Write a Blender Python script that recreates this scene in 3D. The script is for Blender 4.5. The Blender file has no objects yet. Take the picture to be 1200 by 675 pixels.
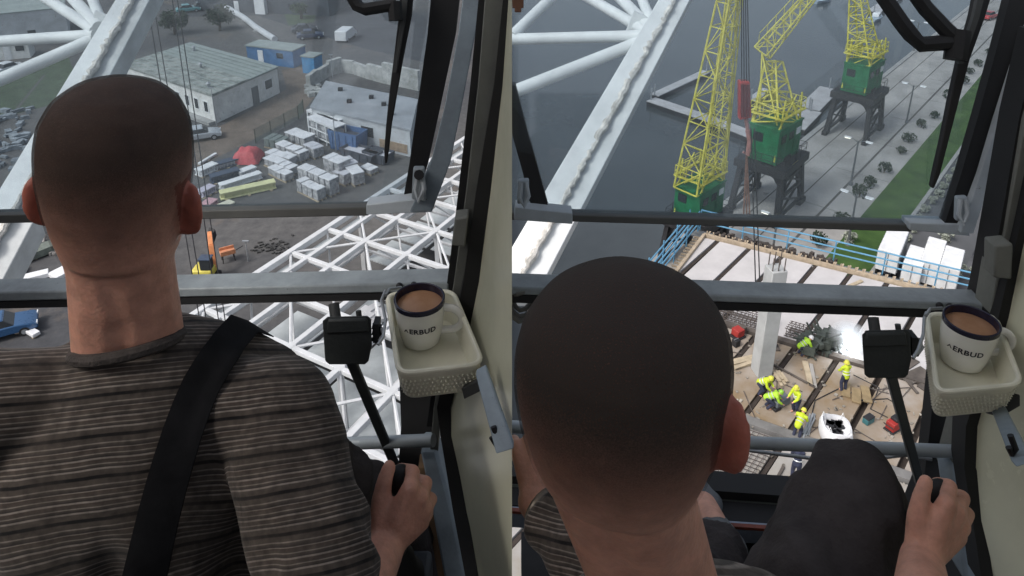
import bpy, bmesh, math, random
from mathutils import Vector, Matrix, noise
from mathutils.bvhtree import BVHTree
random.seed(7)
R = math.radians
SC = bpy.context.scene
COL = SC.collection
CAMH = 32.0
F, PITCH, HZ = 850.0, R(20), -200.0
PPY = HZ + F * math.tan(PITCH)
CP, SP = math.cos(PITCH), math.sin(PITCH)

def ray(x, y):
    u = (x - 600) / F; v = (PPY - y) / F
    return Vector((u, CP + v * SP, -SP + v * CP))
def P(x, y, d):
    return ray(x, y) * d + Vector((0, 0, CAMH))
def G(x, y, z=0.0):
    d = ray(x, y); t = (z - CAMH) / d.z
    return Vector((d.x * t, d.y * t, z))
def Q(x, y, Y):
    d = ray(x, y); return d * (Y / d.y) + Vector((0, 0, CAMH))
def head(deg):
    return Vector((math.sin(R(deg)), math.cos(R(deg)), 0))

# ---------------------------------------------------------------- materials
MATS = {}
def mat(name, col, rough=.6, metal=0., var=.2, scale=3., col2=None, bump=0., bscale=40., spec=.4, detail=6., sss=0., emit=None, coat=0., speck=None):
    if name in MATS: return MATS[name]
    m = bpy.data.materials.new(name); m.use_nodes = True
    nt = m.node_tree; b = nt.nodes['Principled BSDF']
    b.inputs['Roughness'].default_value = rough
    b.inputs['Metallic'].default_value = metal
    b.inputs['Specular IOR Level'].default_value = spec
    tc = nt.nodes.new('ShaderNodeTexCoord')
    c1 = tuple(c * (1 - var) for c in col) + (1,)
    c2 = tuple(col2) + (1,) if col2 else tuple(min(1, c * (1 + var)) for c in col) + (1,)
    if var > 0 or col2:
        n = nt.nodes.new('ShaderNodeTexNoise'); n.inputs['Scale'].default_value = scale
        n.inputs['Detail'].default_value = detail; n.inputs['Roughness'].default_value = .65
        nt.links.new(tc.outputs['Object'], n.inputs['Vector'])
        r = nt.nodes.new('ShaderNodeValToRGB'); r.color_ramp.elements[0].position = .32; r.color_ramp.elements[1].position = .68
        r.color_ramp.elements[0].color = c1; r.color_ramp.elements[1].color = c2
        nt.links.new(n.outputs['Fac'], r.inputs['Fac']); nt.links.new(r.outputs['Color'], b.inputs['Base Color'])
        mr = nt.nodes.new('ShaderNodeMapRange'); mr.inputs['To Min'].default_value = max(0, rough - .12); mr.inputs['To Max'].default_value = min(1, rough + .12)
        nt.links.new(n.outputs['Fac'], mr.inputs['Value']); nt.links.new(mr.outputs['Result'], b.inputs['Roughness'])
    else:
        b.inputs['Base Color'].default_value = tuple(col) + (1,)
    if speck:
        sc_, th_, c_ = speck
        ns = nt.nodes.new('ShaderNodeTexNoise'); ns.inputs['Scale'].default_value = sc_; ns.inputs['Detail'].default_value = 8; ns.inputs['Roughness'].default_value = .7
        nt.links.new(tc.outputs['Object'], ns.inputs['Vector'])
        rs_ = nt.nodes.new('ShaderNodeMapRange'); rs_.inputs['From Min'].default_value = th_; rs_.inputs['From Max'].default_value = th_ + .04; nt.links.new(ns.outputs['Fac'], rs_.inputs['Value'])
        mx_ = nt.nodes.new('ShaderNodeMix'); mx_.data_type = 'RGBA'; nt.links.new(rs_.outputs['Result'], mx_.inputs[0]); nt.links.new(r.outputs['Color'], mx_.inputs[6]); mx_.inputs[7].default_value = tuple(c_) + (1,)
        nt.links.new(mx_.outputs[2], b.inputs['Base Color'])
    if bump:
        n2 = nt.nodes.new('ShaderNodeTexNoise'); n2.inputs['Scale'].default_value = bscale; n2.inputs['Detail'].default_value = 4
        nt.links.new(tc.outputs['Object'], n2.inputs['Vector'])
        bp = nt.nodes.new('ShaderNodeBump'); bp.inputs['Strength'].default_value = bump; bp.inputs['Distance'].default_value = .02
        nt.links.new(n2.outputs['Fac'], bp.inputs['Height']); nt.links.new(bp.outputs['Normal'], b.inputs['Normal'])
    if sss:
        b.inputs['Subsurface Weight'].default_value = sss; b.inputs['Subsurface Radius'].default_value = (1, .35, .2); b.inputs['Subsurface Scale'].default_value = .008
    if coat: b.inputs['Coat Weight'].default_value = coat
    if emit:
        b.inputs['Emission Color'].default_value = tuple(emit[:3]) + (1,); b.inputs['Emission Strength'].default_value = emit[3]
    MATS[name] = m
    return m

# ---------------------------------------------------------------- mesh builder
ORG = {}
class MB:
    def __init__(s): s.v = []; s.f = []; s.m = []
    def add(s, vs, fs, mi=0):
        o = len(s.v); s.v += [Vector(v) for v in vs]
        s.f += [tuple(i + o for i in f) for f in fs]; s.m += [mi] * len(fs); return s
    def hexa(s, a, b, mi=0):
        """a, b: two matching quads (4 points each)"""
        return s.add(list(a) + list(b), [(3, 2, 1, 0), (4, 5, 6, 7), (0, 1, 5, 4), (1, 2, 6, 5), (2, 3, 7, 6), (3, 0, 4, 7)], mi)
    def box(s, c, size, rz=0., mi=0, M=None):
        c = Vector(c); M = M or Matrix.Rotation(rz, 3, 'Z'); h = Vector(size) / 2
        q = lambda z: [c + M @ Vector((x * h.x, y * h.y, z * h.z)) for x, y in ((-1, -1), (1, -1), (1, 1), (-1, 1))]
        return s.hexa(q(-1), q(1), mi)
    def beam(s, p0, p1, w, h=None, up=(0, 0, 1), mi=0):
        p0, p1 = Vector(p0), Vector(p1); h = h or w; d = (p1 - p0).normalized(); up = Vector(up)
        if abs(d.dot(up)) > .98: up = Vector((0, 1, 0))
        x = d.cross(up).normalized() * w / 2; y = x.cross(d).normalized() * h / 2
        q = lambda p: [p - x - y, p + x - y, p + x + y, p - x + y]
        return s.hexa(q(p0), q(p1), mi)
    def tube(s, p0, p1, r0, r1=None, n=8, mi=0, cap=True):
        return s.path([p0, p1], [r0, r0 if r1 is None else r1], n, mi, cap)
    def path(s, pts, rad, n=8, mi=0, cap=True, closed=False):
        pts = [Vector(p) for p in pts]; k = len(pts)
        if not isinstance(rad, (list, tuple)): rad = [rad] * k
        vs = []; prev = None
        for i, p in enumerate(pts):
            if closed: d = pts[(i + 1) % k] - pts[i - 1]
            else: d = pts[min(i + 1, k - 1)] - pts[max(i - 1, 0)]
            d.normalize()
            if prev is None:
                a = d.orthogonal().normalized()
            else:
                a = (prev - d * prev.dot(d)).normalized()
            prev = a; b = d.cross(a)
            for j in range(n):
                t = 2 * math.pi * j / n
                vs.append(p + (a * math.cos(t) + b * math.sin(t)) * rad[i])
        fs = []
        for i in range(k if closed else k - 1):
            i2 = (i + 1) % k
            for j in range(n):
                fs.append((i * n + j, i * n + (j + 1) % n, i2 * n + (j + 1) % n, i2 * n + j))
        if cap and not closed:
            fs.append(tuple(range(n))[::-1]); fs.append(tuple((k - 1) * n + j for j in range(n)))
        return s.add(vs, fs, mi)
    def lathe(s, prof, c, n=40, mi=0, M=None):
        c = Vector(c); M = M or Matrix.Identity(3); vs = []; fs = []; k = len(prof)
        for r, z in prof:
            for j in range(n):
                t = 2 * math.pi * j / n; vs.append(c + M @ Vector((r * math.cos(t), r * math.sin(t), z)))
        for i in range(k - 1):
            for j in range(n): fs.append((i * n + j, i * n + (j + 1) % n, (i + 1) * n + (j + 1) % n, (i + 1) * n + j))
        return s.add(vs, fs, mi)
    def prism(s, poly, vec, mi=0):
        n = len(poly); poly = [Vector(p) for p in poly]; vec = Vector(vec)
        vs = poly + [p + vec for p in poly]
        fs = [tuple(range(n))[::-1], tuple(range(n, 2 * n))] + [(i, (i + 1) % n, n + (i + 1) % n, n + i) for i in range(n)]
        return s.add(vs, fs, mi)
    def ribbon(s, left, right, vec, mi=0):
        """a thick strip between two polylines; vec = thickness vector"""
        vec = Vector(vec)
        for i in range(len(left) - 1):
            pass
        k = len(left); vs = []
        for l, r in zip(left, right): vs += [Vector(l), Vector(r), Vector(r) + vec, Vector(l) + vec]
        fs = []
        for i in range(k - 1):
            for j in range(4): fs.append((i * 4 + j, i * 4 + (j + 1) % 4, i * 4 + 4 + (j + 1) % 4, i * 4 + 4 + j))
        fs += [(3, 2, 1, 0), tuple((k - 1) * 4 + j for j in range(4))]
        return s.add(vs, fs, mi)
    def sheet(s, poly, mi=0): return s.add(poly, [tuple(range(len(poly)))], mi)
    def ball(s, c, r, n=12, m=8, mi=0):
        r = Vector(r) if not isinstance(r, (int, float)) else Vector((r, r, r)); c = Vector(c)
        vs = [c + Vector((0, 0, -r.z))]
        for i in range(1, m):
            a = -math.pi / 2 + math.pi * i / m
            for j in range(n):
                t = 2 * math.pi * j / n; vs.append(c + Vector((r.x * math.cos(a) * math.cos(t), r.y * math.cos(a) * math.sin(t), r.z * math.sin(a))))
        vs.append(c + Vector((0, 0, r.z))); fs = [(0, 1 + (j + 1) % n, 1 + j) for j in range(n)]
        for i in range(m - 2):
            for j in range(n): fs.append((1 + i * n + j, 1 + i * n + (j + 1) % n, 1 + (i + 1) * n + (j + 1) % n, 1 + (i + 1) * n + j))
        e = 1 + (m - 2) * n; fs += [(e + j, e + (j + 1) % n, e + n) for j in range(n)]
        return s.add(vs, fs, mi)
    def build(s, name, mats, parent=None, bevel=0., smooth=True, seg=2, local=False):
        if not isinstance(mats, (list, tuple)): mats = [mats]
        if local: org = Vector((0, 0, 0))
        elif parent: org = ORG[parent.name]
        else:
            xs = [v.x for v in s.v]; ys = [v.y for v in s.v]; zs = [v.z for v in s.v]
            org = Vector(((min(xs) + max(xs)) / 2, (min(ys) + max(ys)) / 2, min(zs)))
        me = bpy.data.meshes.new(name); me.from_pydata([v - org for v in s.v], [], s.f)
        for m in mats: me.materials.append(m)
        me.polygons.foreach_set('material_index', s.m)
        bm = bmesh.new(); bm.from_mesh(me); bmesh.ops.recalc_face_normals(bm, faces=bm.faces); bm.to_mesh(me); bm.free()
        o = bpy.data.objects.new(name, me); COL.objects.link(o)
        if smooth:
            me.polygons.foreach_set('use_smooth', [True] * len(me.polygons)); me.set_sharp_from_angle(angle=R(35))
        if parent: o.parent = parent; ORG[o.name] = org
        else: o.location = org; ORG[o.name] = org.copy()
        if bevel:
            bv = o.modifiers.new('Bevel', 'BEVEL'); bv.width = bevel; bv.segments = seg; bv.limit_method = 'ANGLE'; bv.angle_limit = R(40)
        return o

def tag(o, label=None, cat=None, group=None, kind=None):
    if label: o['label'] = label
    if cat: o['category'] = cat
    if group: o['group'] = group
    if kind: o['kind'] = kind
    return o
def thing(name, label, cat, loc=(0, 0, 0), rz=0., group=None):
    o = bpy.data.objects.new(name, None); COL.objects.link(o); o.location = loc; o.rotation_euler = (0, 0, rz)
    o.empty_display_size = .1
    ORG[o.name] = Vector(loc)
    return tag(o, label, cat, group)
def copy_tree(o, parent=None, loc=None, rz=None, label=None, scale=None):
    c = o.copy(); COL.objects.link(c)
    if parent: c.parent = parent
    if loc is not None: c.location = loc
    if rz is not None: c.rotation_euler = (0, 0, rz)
    if scale: c.scale = scale
    if label: c['label'] = label
    for ch in list(o.children): copy_tree(ch, c)
    return c
def struct(o): o['kind'] = 'structure'; return o

# ---------------------------------------------------------------- organic shapes: one continuous surface by remeshing
def cap(mb, p0, r0, p1, r1, n=12):
    p0, p1 = Vector(p0), Vector(p1); d = (p1 - p0); L = d.length; d = d / max(L, 1e-6)
    pts = []; rad = []
    for i in range(5):
        a = -math.pi / 2 + (math.pi / 2) * i / 4; pts.append(p0 + d * r0 * math.sin(a)); rad.append(max(r0 * math.cos(a), r0 * .02))
    for i in range(5):
        a = (math.pi / 2) * i / 4; pts.append(p1 + d * r1 * math.sin(a)); rad.append(max(r1 * math.cos(a), r1 * .02))
    mb.path(pts, rad, n)
def loft(mb, secs, n=28):
    """secs: (centre, half_x, half_y, axis_x, axis_y, exponent)"""
    vs = []; k = len(secs)
    for c, hx, hy, ax, ay, e in secs:
        for j in range(n):
            t = 2 * math.pi * j / n; ct, st = math.cos(t), math.sin(t)
            vs.append(Vector(c) + Vector(ax) * hx * math.copysign(abs(ct) ** e, ct) + Vector(ay) * hy * math.copysign(abs(st) ** e, st))
    fs = [(i * n + j, i * n + (j + 1) % n, (i + 1) * n + (j + 1) % n, (i + 1) * n + j) for i in range(k - 1) for j in range(n)]
    fs += [tuple(range(n))[::-1], tuple((k - 1) * n + j for j in range(n))]
    mb.add(vs, fs)
def flesh(name, mb, voxel, mats, parent, smooth=3, disp=None, rest=None):
    me = bpy.data.meshes.new('raw'); me.from_pydata([tuple(v) for v in mb.v], [], mb.f)
    bm = bmesh.new(); bm.from_mesh(me)
    bmesh.ops.recalc_face_normals(bm, faces=bm.faces); bm.to_mesh(me); bm.free()
    t = bpy.data.objects.new('raw', me); COL.objects.link(t)
    mod = t.modifiers.new('r', 'REMESH'); mod.mode = 'VOXEL'; mod.voxel_size = voxel
    dg = bpy.context.evaluated_depsgraph_get()
    nm = bpy.data.meshes.new_from_object(t.evaluated_get(dg)); bpy.data.objects.remove(t); bpy.data.meshes.remove(me)
    bm = bmesh.new(); bm.from_mesh(nm)
    for _ in range(smooth): bmesh.ops.smooth_vert(bm, verts=bm.verts, factor=.5, use_axis_x=True, use_axis_y=True, use_axis_z=True)
    if disp:
        bm.normal_update(); lay_ = bm.verts.layers.float.new('rest_z')
        for v in bm.verts: v[lay_] = rest(v.co) if rest else v.co.z - ORG[parent.name].z
        mv = [(v, v.co + v.normal * disp(v.co, v.normal)) for v in bm.verts]
        for v, c in mv: v.co = c
        for _ in range(1): bmesh.ops.smooth_vert(bm, verts=bm.verts, factor=.3, use_axis_x=True, use_axis_y=True, use_axis_z=True)
    org = ORG[parent.name]
    for v in bm.verts: v.co -= org
    bm.to_mesh(nm); bm.free(); nm.name = name
    nm.materials.clear()
    for m in (mats if isinstance(mats, (list, tuple)) else [mats]): nm.materials.append(m)
    nm.polygons.foreach_set('use_smooth', [True] * len(nm.polygons)); nm.polygons.foreach_set('material_index', [0] * len(nm.polygons))
    o = bpy.data.objects.new(name, nm); COL.objects.link(o); o.parent = parent; ORG[o.name] = org
    return o
# ================================================================ SETTING
HQ = 41.3
hq, tq = head(HQ), head(HQ + 90)
Q0 = G(1033, 89, 0)
def ST(s, t, z=0.): 
    v = Q0 + hq * s + tq * t; return Vector((v.x, v.y, z))
def st(x, y, z=0.):
    d = G(x, y, z) - Q0; return d.dot(hq), d.dot(tq)

m_yard = mat('yard_asphalt', (.075, .075, .078), .85, var=.0, scale=.055, col2=(.155, .15, .145), bump=.15, bscale=2)
def yard_material():
    m = bpy.data.materials.new('yard_ground'); m.use_nodes = True; nt = m.node_tree; b = nt.nodes['Principled BSDF']; b.inputs['Roughness'].default_value = .8
    tc = nt.nodes.new('ShaderNodeTexCoord')
    def nz(scale, det, rough=.6):
        n = nt.nodes.new('ShaderNodeTexNoise'); n.inputs['Scale'].default_value = scale; n.inputs['Detail'].default_value = det; n.inputs['Roughness'].default_value = rough
        nt.links.new(tc.outputs['Object'], n.inputs['Vector']); return n
    def ramp(n, a, ca, c, cc):
        r = nt.nodes.new('ShaderNodeValToRGB'); e = r.color_ramp.elements; e[0].position = a; e[1].position = c; e[0].color = ca + (1,); e[1].color = cc + (1,)
        nt.links.new(n.outputs['Fac'], r.inputs['Fac']); return r
    big = ramp(nz(.035, 5), .38, (.060, .062, .068), .62, (.125, .122, .118))
    fine = ramp(nz(1.1, 10, .75), .3, (.55, .55, .56), .75, (1.25, 1.22, 1.2))
    mud = ramp(nz(.11, 8, .7), .56, (0, 0, 0), .66, (1, 1, 1))
    mx = nt.nodes.new('ShaderNodeMix'); mx.data_type = 'RGBA'; nt.links.new(mud.outputs['Color'], mx.inputs[0]); nt.links.new(big.outputs['Color'], mx.inputs[6]); mx.inputs[7].default_value = (.135, .115, .1, 1)
    mu = nt.nodes.new('ShaderNodeMix'); mu.data_type = 'RGBA'; mu.blend_type = 'MULTIPLY'; mu.inputs[0].default_value = 1; nt.links.new(mx.outputs[2], mu.inputs[6]); nt.links.new(fine.outputs['Color'], mu.inputs[7])
    nt.links.new(mu.outputs[2], b.inputs['Base Color']); return m
m_ground = yard_material()
struct(MB().sheet([(-500, -60, 0), (-1.2, -60, 0), (-1.2, 900, 0), (-500, 900, 0)]).build('yard_ground', m_ground))
mw = mat('water', (.052, .062, .068), .16, var=.25, scale=.05, bump=.15, bscale=.5, spec=.5)
struct(MB().sheet([(-900, -400, -1.8), (900, -400, -1.8), (900, 1500, -1.8), (-900, 1500, -1.8)]).build('water', mw))
m_conc = mat('concrete', (.30, .30, .295), .8, var=.22, scale=.35, bump=.1, bscale=6)
m_pave = mat('promenade_paving', (.33, .322, .31), .75, var=.25, scale=.25, detail=12, speck=(.5, .66, (.22, .215, .21)), bump=.05, bscale=8)
struct(MB().hexa([(-1.2, -60, -4), (-.7, -60, -4), (-.7, 900, -4), (-1.2, 900, -4)], [(-1.2, -60, .12), (-.7, -60, .12), (-.7, 900, .12), (-1.2, 900, .12)]).build('yard_quay', m_conc))
struct(MB().prism([ST(-75, 0, -5), ST(400, 0, -5), ST(400, 260, -5), ST(-75, 260, -5)], (0, 0, 5)).build('quay', m_pave))
struct(MB().prism([ST(-75, .0, .002), ST(400, .0, .002), ST(400, .55, .002), ST(-75, .55, .002)], (0, 0, .14)).build('quay_kerb', m_conc))
seam = MB()
def strip(mb, a, b, w, z=.006):
    a, b = Vector(a), Vector(b); d = (b - a).normalized(); n = Vector((d.y, -d.x, 0)) * w / 2
    mb.sheet([a - n + Vector((0, 0, z)), a + n + Vector((0, 0, z)), b + n + Vector((0, 0, z)), b - n + Vector((0, 0, z))])
t_seam = st(1030, 178)[1]; t_gl = (st(1148, 90)[1] + st(1000, 265)[1]) / 2; t_gr = (st(1124, 183)[1] + st(1051, 279)[1]) / 2 - .3
t_shr = (st(1092, 138)[1] + st(984, 259)[1]) / 2
strip(seam, ST(-70, t_seam), ST(300, t_seam), .22); strip(seam, ST(-70, 2.6), ST(300, 2.6), .12); strip(seam, ST(-70, 4.9), ST(300, 4.9), .12)
for k in range(-6, 30): strip(seam, ST(k * 9.2 + 3, 5.2), ST(k * 9.2 + 3, t_gl - .1), .07, .011)
struct(seam.build('paving_joints', mat('joint_dark', (.09, .088, .085), .9, var=.2)))
m_grass = mat('lawn_grass', (.032, .085, .016), .95, var=.35, scale=.5, col2=(.065, .125, .03), bump=.4, bscale=14, detail=10)
struct(MB().prism([ST(-75, t_gl, -.2), ST(300, t_gl, -.2), ST(300, t_gr, -.2), ST(-75, t_gr, -.2)], (0, 0, .23)).build('lawn', m_grass))
struct(MB().prism([ST(-75, t_gr + .02, -.2), ST(300, t_gr + .02, -.2), ST(300, t_gr + .34, -.2), ST(-75, t_gr + .34, -.2)], (0, 0, .32)).build('lawn_kerb', m_conc))
m_road = mat('road_asphalt', (.085, .088, .094), .85, var=.25, scale=.12, bump=.2, bscale=3, detail=10)
m_rough = mat('rough_asphalt', (.06, .062, .072), .85, var=.5, scale=.22, col2=(.16, .16, .17), bump=.3, bscale=2, detail=12)
struct(MB().sheet([ST(-75, t_gr + .36, .005), ST(300, t_gr + .36, .005), ST(300, t_gr + 5.4, .005), ST(-75, t_gr + 5.4, .005)]).build('road', m_road))
struct(MB().sheet([ST(-75, t_gr + 5.4, .003), ST(300, t_gr + 5.4, .003), ST(300, 250, .003), ST(-75, 250, .003)]).build('parking_ground', m_rough))

# ---------------------------------------------------------------- foliage
m_leaf_d = mat('leaf_dark', (.022, .04, .02), .8, var=.5, scale=3)
m_leaf_p = mat('leaf_pale', (.30, .32, .27), .85, var=.3, scale=4)
m_leaf_t = mat('leaf_straw', (.30, .25, .12), .85, var=.3, scale=3)
m_leaf_g = mat('leaf_green', (.045, .075, .03), .8, var=.5, scale=2)
m_bark = mat('bark', (.08, .065, .05), .9, var=.4, scale=6)
def leaf_cloud(mb, c, r, n, s, seed):
    rg = random.Random(seed); c = Vector(c)
    clumps = [Vector((rg.gauss(0, .45), rg.gauss(0, .45), rg.uniform(-.5, .7))) for _ in range(9)]
    for _ in range(n):
        k = rg.choice(clumps); d = k + Vector((rg.gauss(0, .26), rg.gauss(0, .26), rg.gauss(0, .26)))
        if d.length > 1.15: d *= 1 / d.length
        p = c + Vector((d.x * r[0], d.y * r[1], d.z * r[2]))
        a = Vector((rg.gauss(0, 1), rg.gauss(0, 1), rg.gauss(0, 1))).normalized(); b = a.orthogonal().normalized()
        if rg.random() < .5: b = a.cross(b)
        e = s * rg.uniform(.6, 1.3)
        mb.add([p - a * e, p + b * e * .55, p + a * e, p - b * e * .55], [(0, 1, 2, 3)])
def make_bush(name, label, cat, r, n, s, m, seed, group):
    t = thing(name, label, cat, (0, 0, 0), 0, group)
    mb = MB(); leaf_cloud(mb, (0, 0, r[2] * .95), r, n, s, seed); mb.build('foliage', m, t, local=True, smooth=False)
    st_ = MB(); st_.tube((0, 0, 0), (0.02, 0, r[2] * .9), .07, .03, 6)
    for k in range(5):
        a = k * 1.26; st_.tube((0, 0, r[2] * .25), (math.cos(a) * r[0] * .5, math.sin(a) * r[1] * .5, r[2] * 1.1), .035, .012, 5)
    st_.build('stem', m_bark, t, local=True)
    return t
shr = [(1155, 62), (1147, 78), (1138, 87), (1128, 98), (1112, 116), (1092, 138), (1081, 150), (1066, 167), (1055, 180), (1035, 202), (1019, 220), (1007, 231), (984, 259), (958, 288)]
b0 = None
for i, (x, y) in enumerate(shr):
    s_, t_ = st(x, y); p = ST(s_, t_shr + random.uniform(-.25, .25))
    if b0 is None: b0 = make_bush('shrub', 'round dark shrub in the row along the paved promenade', 'shrub', (.66, .66, .62), 300, .12, m_leaf_d, 3, 'dark shrubs along the promenade'); o = b0
    else: o = copy_tree(b0)
    o.location = p; o.rotation_euler.z = i * 1.3; k = random.uniform(.75, 1.15); o.scale = (k * random.uniform(.85, 1.15), k, k * random.uniform(.8, 1.2))
pal = [(1124, 183), (1117, 192), (1110, 201), (1103, 210), (1097, 219), (1091, 228), (1085, 236), (1077, 247), (1068, 258), (1061, 269), (1052, 280), (1130, 173), (1137, 163)]
b1 = None
for i, (x, y) in enumerate(pal):
    s_, t_ = st(x, y); p = ST(s_, t_gr + .9 + random.uniform(-.15, .15), .005)
    if b1 is None: b1 = make_bush('pale_bush', 'small pale leafless bush in the row between lawn and road', 'bush', (.38, .38, .36), 320, .09, m_leaf_p, 5, 'pale bushes along the lawn edge'); o = b1
    else: o = copy_tree(b1)
    o.location = p; o.rotation_euler.z = i * 2.1; k = random.uniform(.8, 1.1); o.scale = (k, k, k)
for x, y in [(995, 284), (1122, 322), (1143, 327), (1108, 282)]:
    o = copy_tree(b1, label='large pale bush standing apart near the white lorry trailers'); o.location = G(x, y, .006); o['group'] = 'pale bushes near the trailers'; o.scale = (1.5, 1.5, 1.3)

# ---------------------------------------------------------------- harbour cranes
m_yel = mat('crane_yellow', (.56, .50, .05), .6, var=.2, scale=1.1, col2=(.80, .75, .14), detail=10, speck=(3., .64, (.22, .11, .04)))
m_grn = mat('crane_green', (.006, .14, .05), .5, var=.35, scale=1.2, col2=(.018, .21, .085), speck=(1.6, .66, (.08, .06, .04)))
m_blk = mat('crane_black', (.022, .022, .025), .6, var=.4, scale=1.5)
m_steel = mat('galvanised', (.38, .40, .42), .45, .5, var=.2, scale=3)
m_glass_d = mat('dark_glass', (.03, .035, .04), .12, var=.1)
m_white = mat('white_paint', (.74, .75, .76), .6, var=.12, scale=1.4)
m_red = mat('red_paint', (.35, .035, .03), .55, var=.35, scale=1)
m_rust = mat('rust', (.20, .10, .065), .9, var=.4, scale=2)
def lattice(mb, p0, p1, w0, h0, w1, h1, n, r, side=(1, 0, 0), xb=True):
    p0, p1 = Vector(p0), Vector(p1); d = (p1 - p0).normalized(); sx = Vector(side); sx = (sx - d * sx.dot(d)).normalized(); sy = d.cross(sx)
    rings = []
    for i in range(n + 1):
        f = i / n; f2 = 1 - (1 - f) ** 1.0; w = (w0 + (w1 - w0) * f2) / 2; h = (h0 + (h1 - h0) * f2) / 2; c = p0 + (p1 - p0) * f
        rings.append([c - sx * w - sy * h, c + sx * w - sy * h, c + sx * w + sy * h, c - sx * w + sy * h])
    for i in range(n):
        for j in range(4):
            k = (j + 1) % 4
            mb.tube(rings[i][j], rings[i + 1][j], r, n=6)
            if (i + j) % 2: mb.tube(rings[i][j], rings[i + 1][k], r * .6, n=5)
            else: mb.tube(rings[i][k], rings[i + 1][j], r * .6, n=5)
            mb.tube(rings[i + 1][j], rings[i + 1][k], r * .6, n=5)
    for j in range(4): mb.tube(rings[0][j], rings[0][(j + 1) % 4], r * .8, n=5)
def harbour_crane(label, loc, rz, slew, sc, mast_top, mast_base_w, jib, tower_h):
    """local: x along the quay, y towards the water; portal 5.4 x 4.2 m, platform at 5 m"""
    t = thing('harbour_crane', label, 'crane', loc, 0, None); t.scale = (sc, sc, sc)
    Mz = Matrix.Rotation(rz, 3, 'Z'); S = Matrix.Rotation(slew, 3, 'Z')
    w = lambda v: Mz @ Vector(v)
    L, W, H = 2.7, 2.1, 5.0
    for sx in (-1, 1):
        for sy in (-1, 1):
            lg = MB(); top = w((sx * L * .8, sy * W * .85, H - .5)); ft = w((sx * L, sy * W, .35))
            lg.beam(ft, top, .42, .55, up=w((1, 0, 0)))
            lg.beam(w((sx * (L - 1.9), sy * W * .85, H - .5)), w((sx * (L - .35), sy * W, .9)), .22, .22)
            for q in range(4):
                f = q / 4; a = ft.lerp(top, f); b_ = w((sx * (L - .35), sy * W, .9)).lerp(w((sx * (L - 1.9), sy * W * .85, H - .5)), min(1, f + .25)); lg.beam(a, b_, .12)
            lg.box(w((sx * L, sy * W, .28)), (1.3, .5, .5), rz)
            lo = lg.build('leg', m_blk, t, local=True)
            wh = MB()
            for q in (-.4, .4): 
                c = w((sx * L + q, sy * W, .22)); wh.tube(c - w((0, .14, 0)), c + w((0, .14, 0)), .21, n=12)
            wh.build('wheels', m_steel, lo, local=True)
    for sy in (-1, 1):
        sb_ = MB()
        for z0_, z1_ in ((.5, 2.4), (2.4, H - .6)):
            k0, k1 = 1 - .2 * z0_ / H, 1 - .2 * z1_ / H
            sb_.beam(w((-L * k0, sy * W * .96, z0_)), w((L * k1, sy * W * .9, z1_)), .16); sb_.beam(w((L * k0, sy * W * .96, z0_)), w((-L * k1, sy * W * .9, z1_)), .16); sb_.beam(w((-L * k0, sy * W * .96, z0_)), w((L * k0, sy * W * .96, z0_)), .24)
        sb_.build('side_brace', m_blk, t, local=True)
    for sx in (-1, 1):
        ar = MB()
        for sy in (-1, 1): ar.prism([w((sx * L * .82, sy * W * .95, H - 2.2)), w((sx * L * .82, sy * W * .55, H - 1.0)), w((sx * L * .82, sy * W * .1, H - .55)), w((sx * L * .82, sy * W * .95, H - .5))], w((-sx * .3, 0, 0)))
        ar.build('arch_brace', m_blk, t, local=True)
    pf = MB(); pf.box(w((0, 0, H - .25)), (5.6, 4.5, .7), rz); pf.beam(w((-2.5, -1.9, 3.7)), w((2.5, -1.9, 3.7)), .22); pf.beam(w((-2.5, 1.9, 3.7)), w((2.5, 1.9, 3.7)), .22)
    pf.lathe([(0, H + .05), (1.5, H + .05), (1.5, H + .5), (0, H + .5)], (0, 0, 0), 24)
    pf.build('platform', m_blk, t, local=True)
    rl = MB(); cs = [w((x, y, H + .08)) for x, y in ((-2.5, -2), (2.5, -2), (2.5, 2), (-2.5, 2))]
    for i in range(4):
        a, b_ = cs[i], cs[(i + 1) % 4]
        for z in (.5, 1.0): rl.tube(a + Vector((0, 0, z)), b_ + Vector((0, 0, z)), .025, n=5)
        for q in range(4): c = a.lerp(b_, q / 4); rl.tube(c, c + Vector((0, 0, 1.0)), .025, n=5)
    rl.build('guard_rail', m_blk, t, local=True)
    s = lambda v: S @ Vector(v)
    hs = MB(); hz0, hz1 = H + .15, H + 3.3
    hs.box(s((0, 0, (hz0 + hz1) / 2)), (4.2, 2.7, hz1 - hz0), slew)
    for x in (-1.5, -.4, .8, 1.8): hs.box(s((x, -1.36, (hz0 + hz1) / 2)), (.06, .05, hz1 - hz0 - .2), slew)
    ho = hs.build('machine_house', m_grn, t, local=True, bevel=.05)
    rf = MB(); rf.box(s((0, 0, hz1 + .06)), (4.35, 2.85, .14), slew); rf.build('house_roof', m_grn, ho, local=True)
    wn = MB()
    for x in (-1.2, .2): wn.box(s((x, -1.37, hz0 + 2.2)), (.8, .06, .7), slew)
    wn.box(s((-2.12, .5, hz0 + 2.2)), (.06, .9, .8), slew); wn.build('window', m_glass_d, ho, local=True)
    sg = MB(); sg.box(s((1.45, -1.375, hz0 + 2.3)), (.75, .05, .6), slew); sg.build('sign_plate', m_white, ho, local=True)
    ct = MB(); ct.box(w((-.2, -2.13, H - .15)), (1.3, .06, .5), rz); ct.build('number_plate', m_yel, t, local=True)
    # yellow tower
    tw = MB(); mb_ = mast_base_w; b0_ = Vector((0, 0, hz1 + .1))
    lattice(tw, s((-.3, 0, hz1)), Vector(mast_top), mb_, 2.4, 1.2, .95, tower_h, .09, side=S @ Vector((1, 0, 0)))
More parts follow.
